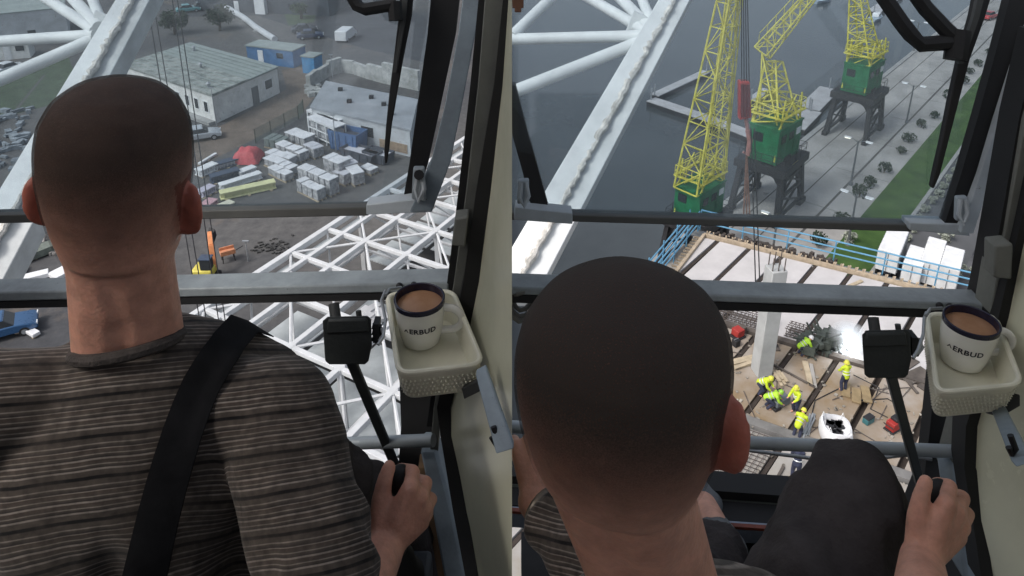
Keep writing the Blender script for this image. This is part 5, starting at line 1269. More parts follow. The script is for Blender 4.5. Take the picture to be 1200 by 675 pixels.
# right cream wall
rows = [(-40, 1290, 1.05), (40, 1256, 1.12), (140, 1234, 1.15), (270, 1203, 1.18), (372, 1182, 1.2), (500, 1143, 1.26), (548, 1141, 1.255), (610, 1150, 1.2), (700, 1163, 1.12)]
farp = [P(x, y, d) for y, x, d in rows]; nearp = [Vector((.86, -.3, p.z + (p.z - CAMH) * -.25)) for p in farp]
vs = []; NS = 8
b = MB(); W_ = NS + 1
for a, c in zip(nearp, farp):
    for k in range(W_): vs.append(a.lerp(c, k / NS))
off = len(vs); vs2 = [v + Vector((.03, .01, 0)) for v in vs]; fs = []
for i in range(len(rows) - 1):
    for k in range(NS): q = (i * W_ + k, i * W_ + k + 1, (i + 1) * W_ + k + 1, (i + 1) * W_ + k); fs.append(q); fs.append(tuple(off + j for j in q)[::-1])
for i in range(len(rows) - 1):
    for k in (0, NS): a, c = i * W_ + k, (i + 1) * W_ + k; fs.append((a, c, off + c, off + a))
for k in range(NS):
    for i in (0, len(rows) - 1): a, c = i * W_ + k, i * W_ + k + 1; fs.append((a, c, off + c, off + a))
b.add(vs + vs2, fs); b.build('side_panel', m_crm, rc)
slab('roof', .02, .98, -1.2, .75, Z + .95, Z + 1.03, m_int, rc)
slab('floor', .02, .98, -1.2, 1.16, Z - 1.52, Z - 1.44, m_floor, rc)
slab('back_wall', .02, .98, -1.25, -1.2, Z - 1.5, Z + .35, m_int, rc)
# bottom sill
b = bar((574, 556), (960, 584), 1.50, 1.46, 9, .05); b.build('bottom_frame', m_rub, rc)
b = bar((574, 566), (960, 594), 1.50, 1.46, 22, .02); b.build('sill_panel', mat('sill_grey', (.14, .155, .145), .5, var=.3, scale=10), rc)
b = bar((574, 590), (960, 617), 1.46, 1.42, 6, .06); b.build('sill_edge', m_rub, rc)
b = bar((574, 597), (960, 624), 1.44, 1.40, 3, .008); b.build('red_strip', mat('rust_red', (.20, .05, .03), .5, var=.5, scale=20), rc)
b = bar((574, 602), (960, 628), 1.44, 1.40, 14, .02); b.build('kick_plate', mat('kick_plate', (.22, .25, .30), .35, .3, var=.35, scale=12), rc)
wiper('black wiper with two jointed arms on the right upper window', [(1148, 1170, -30), (1138, 1155, 20), (1124, 1137, 70), (1113, 1124, 120), (1103, 1111, 170), (1095, 1102, 205), (1092, 1095, 221)], [(1152, 1160, -30), (1141, 1148, 20), (1123, 1129, 75)], [([(1030, -12), (1056, 26), (1067, 40), (1079, 52), (1124, 49)], .013), ([(1068, -14), (1085, 10), (1108, 34), (1121, 46)], .013), ([(1124, 36), (1119, 70)], .018)], 1.22)
tray_set(0, 0, 'cream plastic tray hung on the cabin wall, right one', 'white mug of milky coffee with dark rim in the right tray', [(1085, 368), (1166, 370), (1198, 452), (1098, 462), (1135, 415)], (1126, 424), None, -6, 10)
b = MB(); b.path([P(1086, 366, 1.16), P(1083, 374, 1.15), P(1082, 392, 1.13), P(1076, 410, 1.10), P(1070, 420, 1.09)], .0026, 8); b.path([P(1104, 361, 1.2), P(1090, 362, 1.17), P(1085, 370, 1.15)], .0026, 8)
tag(b.build('wire_hanger', m_steel), 'bent steel wire holding the right tray to the rail', 'wire')
wallbar(0, 0, 'blue grey steel bracket below the right tray', ((1172, 474), (1204, 545)), ((1184, 510), (1190, 526), (1186, 534), (1182, 524)), (1.12, .9))
b = MB(); b.prism([P(1170, 474, 1.10), P(1196, 462, 1.08), P(1196, 476, 1.08), P(1172, 490, 1.10)], (0, .03, -.02)); tag(b.build('tray_clip', m_dark, bevel=.0018), 'dark clip under the front corner of the right tray', 'clip')
control_box('black control box on a thin arm, beside the right tray', 632, 16, (1078, 566))
b = MB()
for r_, dz in ((.028, 0), (.023, .012), (.03, -.01)): b.path([P(614, 352, 1.27) + Vector((r_ * math.cos(k * .4), .01 * math.sin(k) + dz, r_ * math.sin(k * .4))) for k in range(16)], .0045, 8, closed=False)
tag(b.build('cable_coil', mat('coil_grey', (.17, .165, .15), .6, var=.2)), 'small grey cable coil hanging at the rail left of the right head', 'cable')
b = MB(); b.box(P(607, 2, 1.3), (.02, .02, .02)); b.box(P(607, 10, 1.3), (.012, .012, .012)); tag(b.build('rusty_catch', m_rust, bevel=.0018), 'small rusty catch at the top left of the right window', 'catch')
# ================================================================ people
def skin_material():
    m = mat('skin', (.60, .31, .225), .5, var=.2, scale=30, bump=.12, bscale=190, sss=.25, spec=.35); return m
m_skin = skin_material()
def hair_material(z0, z1, ha=.78):
    """very short clipped hair: thins out into bare skin towards the nape (height in the object's own coordinates)"""
    m = bpy.data.materials.new('clipped_hair'); m.use_nodes = True; nt = m.node_tree; b = nt.nodes['Principled BSDF']
    b.inputs['Base Color'].default_value = (.046, .036, .030, 1); b.inputs['Roughness'].default_value = .75; b.inputs['Specular IOR Level'].default_value = .2
    tc = nt.nodes.new('ShaderNodeTexCoord'); sp = nt.nodes.new('ShaderNodeSeparateXYZ'); nt.links.new(tc.outputs['Object'], sp.inputs[0])
    mr = nt.nodes.new('ShaderNodeMapRange'); mr.inputs['From Min'].default_value = z0; mr.inputs['From Max'].default_value = z1; nt.links.new(sp.outputs['Z'], mr.inputs['Value'])
    n = nt.nodes.new('ShaderNodeTexNoise'); n.inputs['Scale'].default_value = 800; n.inputs['Detail'].default_value = 3; nt.links.new(tc.outputs['Object'], n.inputs['Vector'])
    a = nt.nodes.new('ShaderNodeMath'); a.operation = 'MULTIPLY_ADD'; a.inputs[1].default_value = .8; a.inputs[2].default_value = .65; nt.links.new(n.outputs['Fac'], a.inputs[0])
    s = nt.nodes.new('ShaderNodeMath'); s.operation = 'MULTIPLY'; s.use_clamp = True; nt.links.new(a.outputs[0], s.inputs[0]); nt.links.new(mr.outputs['Result'], s.inputs[1])
    s2 = nt.nodes.new('ShaderNodeMath'); s2.operation = 'MULTIPLY'; s2.inputs[1].default_value = ha; nt.links.new(s.outputs[0], s2.inputs[0])
    nt.links.new(s2.outputs[0], b.inputs['Alpha'])
    bp = nt.nodes.new('ShaderNodeBump'); bp.inputs['Strength'].default_value = .5; bp.inputs['Distance'].default_value = .002; nt.links.new(n.outputs['Fac'], bp.inputs['Height']); nt.links.new(bp.outputs['Normal'], b.inputs['Normal'])
    return m
def head_prims(mb, c, M, w=.076, l=.090, h=.110, hair=False, e=0., ez=-.026, ew=0., el_=0.):
    """skull, jaw, face, ears; local x right, y forward, z up"""
    c = Vector(c); q = lambda x, y, z: c + M @ Vector((x, y, z))
    prof = [(-.118, .36, .30, .052), (-.108, .62, .58, .030), (-.085, .82, .80, .010), (-.055, .90, .87, .004), (-.02, .965, .95, .0), (.015, 1.0, 1.0, -.004), (.045, .99, .99, -.006), (.070, .94, .94, -.006), (.092, .80, .81, -.005), (.106, .58, .60, -.003), (.114, .28, .30, 0), (.117, .08, .09, 0)]
    if hair: prof = [p for p in prof if p[0] > -.09]
    secs = [(q(0, oy, z * h / .110), w * sx + e, l * sy + e, M @ Vector((1, 0, 0)), M @ Vector((0, 1, 0)), .94) for z, sx, sy, oy in prof]
    secs = [(s[0] + M @ Vector((0, 0, e if prof[i][0] > 0 else 0)),) + s[1:] for i, s in enumerate(secs)]
    loft(mb, secs, 32)
    if hair: return
    # face: nose, brow, lips, chin
    cap(mb, q(0, .090, .012), .012, q(0, .108, -.025), .013); cap(mb, q(-.035, .078, .022), .012, q(.035, .078, .022), .012)
    cap(mb, q(-.018, .086, -.058), .009, q(.018, .086, -.058), .009); cap(mb, q(-.01, .08, -.092), .017, q(.01, .08, -.092), .017)
    for s in (-1, 1):
        cap(mb, q(s * .032, .078, .004), .012, q(s * .032, .080, .004), .012)
        # ear: a solid shell standing off the skull, with a rolled rim and a lobe
        o_ = ew if s > 0 else -el_; t_ = R(38); n_ = M @ Vector((s * math.cos(t_), math.sin(t_), 0)); u_ = M @ Vector((s * math.sin(t_), -math.cos(t_), .12)).normalized(); z_ = M @ Vector((0, -.16, 1)).normalized()
        ce = q(s * (w - .001 + o_), -.004, ez) + u_ * .010
        loft(mb, [(ce + n_ * h_, .0165 * k_, .029 * k_, u_, z_, 1.0) for h_, k_ in ((-.006, .55), (-.004, .92), (.001, 1.0), (.004, .9), (.006, .5))], 24)
        loft(mb, [(ce - u_ * .016 + n_ * h_, .016, .020, u_, z_, 1.0) for h_ in (-.012, .004)], 16)
        for k in range(10):
            a, a2 = -1.15 + k * .36, -1.15 + (k + 1) * .36
            cap(mb, ce + u_ * .0165 * math.cos(a) + z_ * .030 * math.sin(a) + n_ * .004, .0052, ce + u_ * .0165 * math.cos(a2) + z_ * .030 * math.sin(a2) + n_ * .004, .0052, 8)
        cap(mb, ce - z_ * .028 - u_ * .004, .0075, ce - z_ * .022 + u_ * .002, .0085)
def hand_prims(mb, J):
    """J: joint positions keyed by finger; a palm of five rays, four bent fingers and a thumb from the side of the palm"""
    wr = J['wrist']
    for f, r in (('index', .0125), ('middle', .013), ('ring', .0125), ('pinky', .0115)):
        j = J[f]; cap(mb, wr + (j[0] - wr) * .12, .019, j[0], r)
    ks = [J[f][0] for f in ('index', 'middle', 'ring', 'pinky')]
    for a, b in zip(ks[:-1], ks[1:]): cap(mb, a.lerp(wr, .25), .013, b.lerp(wr, .25), .013)
    for f, r in (('index', .0098), ('middle', .0100), ('ring', .0095), ('pinky', .0082)):
        j = J[f]; rr = [r * 1.12, r * 1.04, r * .95, r * .84]
        for a, b, r0, r1 in zip(j[:-1], j[1:], rr[:-1], rr[1:]): cap(mb, a, r0, b, r1, 10)
    dr_ = (Vector((0, 0, CAMH)) - wr).normalized()
    for f in ('index', 'middle', 'ring'): k_ = J[f][0]; cap(mb, wr.lerp(k_, .35) + dr_ * .0155, .0042, k_ + dr_ * .0095, .0052, 8)
    j = J['thumb']; rr = [.0165, .0135, .0112, .0095]
    for a, b, r0, r1 in zip(j[:-1], j[1:], rr[:-1], rr[1:]): cap(mb, a, r0, b, r1, 10)
def grip(dx, dy, dd=0., s=1.):
    p = lambda x, y, d: P(470 + (x - 470) * s + dx, 590 + (y - 590) * s + dy, d + dd)
    return {'wrist': p(451, 640, .925),
        'index': [p(480, 574, .935), p(484, 553, .968), p(470, 550, .995), p(459, 556, .985)],
        'middle': [p(491, 584, .945), p(499, 566, .985), p(485, 562, 1.015), p(470, 566, 1.01)],
        'ring': [p(496, 598, .95), p(505, 585, .99), p(490, 580, 1.02), p(474, 582, 1.015)],
        'pinky': [p(494, 612, .95), p(502, 602, .985), p(488, 597, 1.01), p(476, 598, 1.005)],
        'thumb': [p(447, 618, .93), p(446, 590, .935), p(450, 566, .94), p(456, 547, .95)]}
def nails(parent, pts):
    b = MB()
    for p, d, r in pts: b.ball(p, (r * .75, r * .3, r), 8, 6)
    b.build('nail', mat('nail', (.5, .3, .25), .35, var=.05), parent)
def joystick(label, x, y, base, d=.975):
    t = thing('joystick', label, 'joystick', base)
    k = P(x, y, d); b = MB(); b.ball(k, (.017, .017, .024), 16, 10); b.build('knob', m_rub, t)
    b = MB(); b.tube(k, base + Vector((0, 0, .06)), .007, .009, 10); b.build('stick', m_dark, t)
    b = MB(); b.lathe([(.035, .0), (.034, .02), (.024, .035), (.02, .06), (.008, .075)], base, 20); b.build('boot', m_rub, t)
    return t
def console(label, c, size):
    t = thing('control_console', label, 'console', (c[0], c[1], CAMH - 1.44)); z0, z1 = CAMH - 1.44, c[2]
    b = MB(); b.box((c[0], c[1], (z0 + z1) / 2 - .01), (size[0] * .8, size[1] * .8, z1 - z0 - .04)); b.build('pedestal', m_floor, t, bevel=.01)
    b = MB(); b.box((c[0], c[1], z1 - .02), (size[0], size[1], .05)); b.build('top', mat('console_top', (.035, .042, .055), .55, var=.2, scale=10), t, bevel=.008)
def seat(label, c):
    t = thing('operator_seat', label, 'seat', (c.x, c.y, CAMH - 1.44)); m = mat('seat_fabric', (.03, .03, .033), .9, var=.2, scale=20)
    b = MB(); b.box((c.x, c.y, c.z - .06), (.46, .46, .11)); b.build('cushion', m, t, bevel=.04)
    b = MB(); b.tube((c.x, c.y, CAMH - 1.44), (c.x, c.y, c.z - .12), .05, n=14); b.box((c.x, c.y, CAMH - 1.42), (.4, .4, .04)); b.build('pedestal', m_dark, t)
X3, Y3, Z3 = Vector((1, 0, 0)), Vector((0, 1, 0)), Vector((0, 0, 1))
def rot(yaw, pitch=0, roll=0): return (Matrix.Rotation(R(yaw), 3, 'Z') @ Matrix.Rotation(R(pitch), 3, 'X') @ Matrix.Rotation(R(roll), 3, 'Y'))
def shirt_material(name, zref):
    m = bpy.data.materials.new(name); m.use_nodes = True; nt = m.node_tree; b = nt.nodes['Principled BSDF']; b.inputs['Roughness'].default_value = .9; b.inputs['Specular IOR Level'].default_value = .15
    b.inputs['Sheen Weight'].default_value = .1
    tc = nt.nodes.new('ShaderNodeTexCoord'); sp = nt.nodes.new('ShaderNodeSeparateXYZ'); nt.links.new(tc.outputs['Object'], sp.inputs[0])
    nz = nt.nodes.new('ShaderNodeTexNoise'); nz.inputs['Scale'].default_value = 6; nt.links.new(tc.outputs['Object'], nz.inputs['Vector'])
    def math_(op, a, b_=None, c=None):
        n = nt.nodes.new('ShaderNodeMath'); n.operation = op
        for i, v in enumerate((a, b_, c)):
            if v is None: continue
            if isinstance(v, (int, float)): n.inputs[i].default_value = v
            else: nt.links.new(v, n.inputs[i])
        return n.outputs[0]
    at_ = nt.nodes.new('ShaderNodeAttribute'); at_.attribute_name = 'rest_z'
    z = math_('ADD', at_.outputs['Fac'], math_('MULTIPLY', math_('SUBTRACT', nz.outputs['Fac'], .5), .012))
    per = .057
    f = math_('FRACT', math_('DIVIDE', z, per))
    r = nt.nodes.new('ShaderNodeValToRGB'); r.color_ramp.interpolation = 'LINEAR'; e = r.color_ramp.elements
    base, lt, dk, bl, br = (.074, .061, .052, 1), (.26, .225, .20, 1), (.030, .026, .025, 1), (.008, .008, .009, 1), (.074, .056, .047, 1)
    stops = [(0, base), (.06, base), (.085, bl), (.15, bl), (.17, base), (.28, base), (.30, lt), (.325, lt), (.34, dk), (.40, base), (.42, lt), (.44, base), (.52, br), (.54, lt), (.565, lt), (.58, dk), (.65, base), (.67, lt), (.69, base), (.78, br), (.80, lt), (.82, dk), (.90, base), (.93, lt), (.95, base)]
    e[0].position, e[0].color = stops[0]; e[1].position, e[1].color = 1.0, base
    for p, c in stops[1:]: x = e.new(p); x.color = c
    nt.links.new(f, r.inputs['Fac'])
    n2 = nt.nodes.new('ShaderNodeTexNoise'); n2.inputs['Scale'].default_value = 90; n2.inputs['Detail'].default_value = 6; nt.links.new(tc.outputs['Object'], n2.inputs['Vector'])
    mx = nt.nodes.new('ShaderNodeMix'); mx.data_type = 'RGBA'; mx.blend_type = 'MULTIPLY'; mx.inputs[0].default_value = .7; n3 = nt.nodes.new('ShaderNodeTexNoise'); n3.inputs['Scale'].default_value = 5; n3.inputs['Detail'].default_value = 3; mp3 = nt.nodes.new('ShaderNodeMapping'); mp3.inputs['Scale'].default_value = (4, 4, .8); nt.links.new(tc.outputs['Object'], mp3.inputs['Vector']); nt.links.new(mp3.outputs['Vector'], n3.inputs['Vector']); m3 = nt.nodes.new('ShaderNodeMix'); m3.data_type = 'RGBA'; r3 = nt.nodes.new('ShaderNodeMapRange'); r3.inputs['From Min'].default_value = .35; r3.inputs['From Max'].default_value = .65; r3.inputs['To Min'].default_value = .05; r3.inputs['To Max'].default_value = .42; nt.links.new(n3.outputs['Fac'], r3.inputs['Value']); nt.links.new(r3.outputs['Result'], m3.inputs[0]); nt.links.new(r.outputs['Color'], m3.inputs[6]); m3.inputs[7].default_value = base; nt.links.new(m3.outputs[2], mx.inputs[6])
    
    rr = nt.nodes.new('ShaderNodeValToRGB'); rr.color_ramp.elements[0].position = .3; rr.color_ramp.elements[0].color = (.45, .45, .45, 1); rr.color_ramp.elements[1].position = .7; rr.color_ramp.elements[1].color = (1.3, 1.28, 1.25, 1); nt.links.new(n2.outputs['Fac'], rr.inputs['Fac']); nt.links.new(rr.outputs['Color'], mx.inputs[7])
    nt.links.new(mx.outputs[2], b.inputs['Base Color'])
    bp = nt.nodes.new('ShaderNodeBump'); bp.inputs['Strength'].default_value = .35; bp.inputs['Distance'].default_value = .003; nt.links.new(n2.outputs['Fac'], bp.inputs['Height']); nt.links.new(bp.outputs['Normal'], b.inputs['Normal'])
    return m
m_trs = mat('trouser_dark', (.052, .046, .047), .9, var=.3, scale=14, bump=.2, bscale=160, spec=.15)
m_shoe = mat('shoe_grey', (.13, .14, .15), .8, var=.3, scale=20, bump=.2, bscale=90)
m_strap = mat('strap_black', (.011, .011, .012), .95, var=.3, scale=30, bump=.06, bscale=500, spec=.1)
def fold(co, n, k=1.0, org=Vector((0, 0, 0)), amp=.0125):
    """hanging folds: ridges stretched along the drop of the cloth"""
    p = co - org; a = noise.noise(Vector((p.x * 13 + p.z * 3.5, p.y * 13, p.z * 2.6))); b = noise.noise(Vector((p.x * 26 - p.z * 5, p.y * 24, p.z * 5 + 4)))
    return amp * ((1 - abs(a) * 2.2) * .9 + b * .55)
def operator(label, hc, yaw, pitch, neck0, C7, sh_l, sh_r, elbow_r, wristJ, knees, ankles, hip, hand_l=None, hw=.0735, h_=.110, tw=1., ts=0., ez=-.026, tyaw=0., roll=0., l_=.09, ew=0., el_=0., ha=.78):
    AX, AY = rot(tyaw) @ X3, rot(tyaw) @ Y3
    root = thing('person', label, 'person', (hip.x, hip.y, hip.z - .1))
    M = Matrix.Rotation(R(roll), 3, 'Y') @ rot(yaw, pitch)
    body = MB(); head_prims(body, hc, M, w=hw, h=h_, l=l_, ez=ez, ew=ew, el_=el_)
    nk = hc + M @ Vector((0, -.008, -.075)); nw = .056
    for dx in (-.02, .02): cap(body, hc + M @ Vector((dx, -l_ * .18, -h_ * .62)), .036, nk.lerp(C7, .5) + AX * dx * .6 + AY * .012, .039)
    for dx in (-.014, .014): cap(body, nk + M @ Vector((dx, 0, .03)), .041, C7 + AX * dx * 1.3 + AY * .030 + Z3 * .01, .044)
    cap(body, C7 - AX * .05 + AY * .024 - Z3 * .045, .036, C7 + AX * .05 + AY * .024 - Z3 * .045, .036)
    def torso(mb, e=0., top=True, w=1.):
        mid = lambda f: C7.lerp(hip, f) + AY * .03 + AX * ts * min(1, f * 6)
        S = [(-.0, .06, .05), (.06, .105, .072), (.13, .150, .090), (.21, .178, .105), (.30, .180, .115), (.45, .172, .115), (.62, .160, .11), (.80, .160, .11), (.95, .17, .12), (1.0, .165, .12)]
        if not top: S = S[1:]
        loft(mb, [(mid(f), (a + e) * w, b_ + e, AX, AY, .86) for f, a, b_ in S], 30)
    torso(body, w=tw)
    for s in (sh_l, sh_r): cap(body, C7 + AY * .03 - Z3 * .07, .045, s, .05)
    arms = [(sh_r, elbow_r, wristJ['wrist'])]
    if hand_l: arms.append((sh_l, hand_l[0], hand_l[1]['wrist']))
    for sh, el, wr in arms:
        cap(body, sh, .05, el, .038); cap(body, el, .040, el.lerp(wr, .35), .040); cap(body, el.lerp(wr, .35), .040, wr, .0265); 
    hand_prims(body, wristJ)
    if hand_l: hand_prims(body, hand_l[1])
    else: cap(body, sh_l, .05, sh_l + Vector((-.04, .02, -.28)), .04); cap(body, sh_l + Vector((-.04, .02, -.28)), .04, sh_l + Vector((.02, .24, -.34)), .026)
    for k, a, s in zip(knees, ankles, (-1, 1)):
        h = hip + Vector((s * .09, .03, 0)); cap(body, h, .085, k, .056); cap(body, k, .056, k.lerp(a, .3), .056); cap(body, k.lerp(a, .3), .056, a, .036); cap(body, a, .036, a + Vector((0, .14, -.05)), .03)
    bo = flesh('body', body, .0034, m_skin, root, 5)
    bo.data.materials.append(mat('skin_ear', (.40, .13, .09), .55, var=.2, scale=40, bump=.1, bscale=260, sss=.35))  # redder ear skin, with backlit red and shade put into the colour
    for p_ in bo.data.polygons:
        c_ = Vector(p_.center) + ORG[root.name]; l3 = M.transposed() @ (c_ - hc)
        if abs(l3.x) > hw * .93 and abs(l3.z - ez) < .042 and -.04 < l3.y < .025: p_.material_index = 1
    # clipped hair: a cap 1.5 mm above the scalp
    hm = MB(); head_prims(hm, hc, M, w=hw, h=h_, l=l_, hair=True, e=.0022)
    zc = hc.z - ORG[root.name].z
    flesh('hair', hm, .0040, hair_material(zc - .085 * h_ / .110 + .010, zc + .062, ha), root, 4)
    # shirt
    sm = MB(); torso(sm, .016, w=tw)
    for s in (sh_l, sh_r): cap(sm, C7 + AY * .03 - Z3 * .072, .058, s, .062)
    cap(sm, C7 - AX * .032 + AY * .018 - Z3 * .040, .060, C7 + AX * .032 + AY * .018 - Z3 * .040, .060)
    for sh, el, wr in arms: cap(sm, sh, .066, sh.lerp(el, .5), .062); cap(sm, sh.lerp(el, .5), .062, el.lerp(sh, .08), .058)
    if hand_l: el_2, wr_2 = hand_l[0], hand_l[1]['wrist']; cap(sm, el_2, .056, el_2.lerp(wr_2, .78), .040)
    if not hand_l: cap(sm, sh_l, .066, sh_l + Vector((-.04, .02, -.26)), .058)
    shirt = flesh('shirt', sm, .0055, shirt_material('striped_knit_' + str(int(abs(hc.x) * 1000)), 0), root, 3, lambda co, n: fold(co, n, 1, C7) * min(1.7, max(0.12, (C7.z - .02 - co.z) * 7)), lambda co: co.z - C7.z + .95 * AY.dot(co - C7) + .17 * AX.dot(co - C7))
    b = MB(); b.path([C7 + AX * .058 * math.cos(a) + AY * (.022 + .050 * math.sin(a)) + Z3 * (.008 - .02 * math.sin(a)) for a in [k / 28 * 2 * math.pi for k in range(28)]], .0075, 8, closed=True)
    b.build('collar', mat('collar_knit', (.06, .05, .045), .9, var=.3, scale=60, bump=.3, bscale=250), root)
    tr = MB()
    loft(tr, [(hip + Vector((0, .03, z)), .19, .145, X3, Y3, .9) for z in (-.11, -.06, 0, .05)], 24)
    for k, a, s in zip(knees, ankles, (-1, 1)):
        h = hip + Vector((s * .095, .03, 0)); cap(tr, h, .118, k, .074); cap(tr, k, .074, k.lerp(a, .3), .074); cap(tr, k.lerp(a, .3), .074, a.lerp(k, .14), .055)
    flesh('trousers', tr, .0065, m_trs, root, 4, lambda co, n: fold(Vector((co.x, co.z, co.y)), n, 1, hip, .021))
    for a, s in zip(ankles, (-1, 1)):
        sh = MB(); cap(sh, a + Vector((0, -.03, -.05)), .042, a + Vector((0, .17, -.06)), .036); cap(sh, a + Vector((0, .0, .0)), .045, a + Vector((0, .07, -.04)), .042); cap(sh, a + Vector((-.012, .15, -.06)), .034, a + Vector((.012, .15, -.06)), .034)
        so = flesh('shoe', sh, .005, m_shoe, root, 3)
        b = MB()
        for k in range(5): c = a + Vector((0, .035 + k * .022, .012 - k * .013)); b.path([c + Vector((-.03, 0, -.012)), c + Vector((0, .004, .004)), c + Vector((.03, 0, -.012))], .003, 5)
        b.build('laces', m_dark, so)
    return root, shirt, bo

# left operator
hcL = P(140, 212, .81)
C7L = P(149, 423, .855)
shL = P(-40, 476, .82); shR = P(326, 482, .90)
hipL = Vector((C7L.x, C7L.y + .02, C7L.z - .54))
elR = P(391, 745, .79)
JL = grip(0, 0)
kneesL = (P(120, 700, 1.05), P(352, 566, 1.05)); anklesL = (Vector((-.40, .98, CAMH - 1.34)), Vector((-.16, .98, CAMH - 1.34)))
opL, shirtL, bodyL = operator('crane operator in a brown striped shirt with a black strap, seen from behind', hcL, 8, -4, None, C7L, shL, shR, elR, JL, kneesL, anklesL, hipL, tyaw=20, roll=9, ew=-.002, el_=.006)
# strap laid over the back of the shirt
def lay(ob, pts, half, lift):
    dg = bpy.context.evaluated_depsgraph_get(); bv = BVHTree.FromObject(ob, dg); bpy.context.view_layer.update()
    bv = BVHTree.FromPolygons([ob.matrix_world @ v.co for v in ob.data.vertices], [tuple(p.vertices) for p in ob.data.polygons]); o = Vector((0, 0, CAMH)); rows_ = []
    for (x, y), h, (nx, ny) in pts:
        row = []
        for k in range(-4, 5):
            f = k / 4; d = ray(x + nx * h * f, y + ny * h * f).normalized(); hit = bv.ray_cast(o, d)
            row.append((hit[0], d) if hit[0] else (None, d))
        rows_.append(row)
    dist = []
    for row in rows_:
        ds = [p.length if p else None for p, d in [((r[0] - o) if r[0] else None, r[1]) for r in row]]; dist.append(ds)
    out = []
    for i, row in enumerate(rows_):
        known = [d for d in dist[i] if d]
        base = sum(known) / len(known) if known else out[-1][1]
        out.append(([], base))
        for j, (p, d) in enumerate(row):
            t_ = [dist[a][b_] for a in range(max(0, i - 1), min(len(rows_), i + 2)) for b_ in range(max(0, j - 1), min(9, j + 2)) if dist[a][b_]]
            t_ = min(t_) if t_ else base
            t_ = min(t_, base + .02); out[-1][0].append(o + d * (t_ - lift))
    return [r[0] for r in out]
bpy.context.view_layer.update()
cl = [(268, 400), (263, 408), (255, 419), (246, 433), (235, 452), (224, 478), (213, 508), (203, 540), (193, 575), (184, 610), (176, 645), (168, 680), (160, 720)]
rowsS = []
for i, (x, y) in enumerate(cl):
    a = cl[max(0, i - 1)]; c = cl[min(len(cl) - 1, i + 1)]; dx, dy = c[0] - a[0], c[1] - a[1]; Ln = math.hypot(dx, dy); rowsS.append(((x, y), 20 + i * .5, (dy / Ln, -dx / Ln)))
g = lay(shirtL, rowsS, 26, .004)
b = MB(); vs = []; n = len(g)
top = g[0]; over = [[p + Vector((.0, .05, -.012)) for p in top], [p + Vector((0, .1, -.06)) for p in top]]
grid = over[::-1] + g; n = len(grid)
for r_ in grid: vs += r_
off = len(vs); vs += [v + Vector((0, .003, -.001)) for v in vs]; fs = []
for i in range(n - 1):
    for k in range(8): q = (i * 9 + k, i * 9 + k + 1, (i + 1) * 9 + k + 1, (i + 1) * 9 + k); fs.append(q); fs.append(tuple(off + j for j in q)[::-1])
for i in range(n - 1):
    for k in (0, 8): fs.append((i * 9 + k, (i + 1) * 9 + k, off + (i + 1) * 9 + k, off + i * 9 + k))
b.add(vs, fs); so = b.build('bag_strap', m_strap)
tag(so, 'wide black strap slung over the striped shirt', 'strap')
joystick('black joystick knob held in the left operator fist', 470, 563, Vector((-.17, .80, CAMH - 1.10)), .978)
console('dark control console beside the left operator', (-.18, .78, CAMH - 1.11), (.1, .16))
seat('dark operator seat under the striped shirt', hipL + Vector((0, 0, -.11)))

# right operator
hcR = P(729, 464, .560)
C7R = P(784, 768, .68)
shL2 = C7R + Vector((-.055, .07, -.10)); shR2 = C7R + Vector((.20, .03, -.09))
hipR = Vector((C7R.x + .04, C7R.y + .0, CAMH - 1.10))
elR2 = P(1085, 800, .74)
JR = grip(629, 17)
lw = P(628, 588, 1.02)
JL2 = {'wrist': lw, 'index': [lw + Vector(v) for v in ((.035, .055, .045), (.045, .085, .035), (.045, .095, .012), (.035, .09, -.005))], 'middle': [lw + Vector(v) for v in ((.015, .065, .05), (.022, .098, .04), (.022, .108, .012), (.015, .10, -.008))],
       'ring': [lw + Vector(v) for v in ((-.006, .065, .048), (-.004, .097, .036), (-.004, .104, .01), (-.008, .096, -.008))], 'pinky': [lw + Vector(v) for v in ((-.026, .058, .04), (-.03, .083, .028), (-.028, .088, .006), (-.028, .08, -.008))],
       'thumb': [lw + Vector(v) for v in ((.025, .015, .005), (.048, .035, .002), (.056, .062, .0), (.054, .082, -.004))]}
kneesR = (P(765, 775, 1.0), P(996, 590, 1.10)); anklesR = (P(848, 648, 1.31), P(1000, 730, 1.33))
opR, shirtR, bodyR = operator('crane operator with shaved head and dark trousers, in the right cabin', hcR, -25, -3, None, C7R, shL2, shR2, elR2, JR, kneesR, anklesR, hipR, (P(765, 722, .86), JL2), hw=.0785, h_=.095, tw=.86, ts=.045, ez=.003, ew=-.003, el_=.022, ha=.89, l_=.083)
b = MB(); ax = (JL2['wrist'] - P(765, 722, .86)).normalized(); c = JL2['wrist'] - ax * .02; b.path([c + (ax.orthogonal().normalized() * math.cos(a) + ax.cross(ax.orthogonal().normalized()) * math.sin(a)) * .0305 for a in [k / 20 * 2 * math.pi for k in range(20)]], .006, 8, closed=True)
wt = thing('wristwatch', 'watch with beaded dark strap on the wrist at the edge', 'watch', c); b.build('strap', mat('watch_strap', (.12, .10, .08), .4, .5, var=.4, scale=60), wt)
b = MB(); b.ball(c + Vector((.018, .0, .026)), (.015, .015, .006), 14, 6); b.build('watch_case', m_bol, wt)
joystick('black joystick knob held in the right operator hand', 1100, 580, Vector((.54, .80, CAMH - 1.08)), .978)
console('dark blue control console beside the right thigh', (.54, .76, CAMH - 1.09), (.12, .2))
t = thing('footrest', 'low footrest under the grey shoe of the right operator', 'footrest', (anklesR[0].x, anklesR[0].y + .06, CAMH - 1.44)); fz = anklesR[0].z - .10
b = MB(); b.box((anklesR[0].x, anklesR[0].y + .07, fz), (.3, .34, .02)); b.build('plate', m_dark, t, bevel=.004)
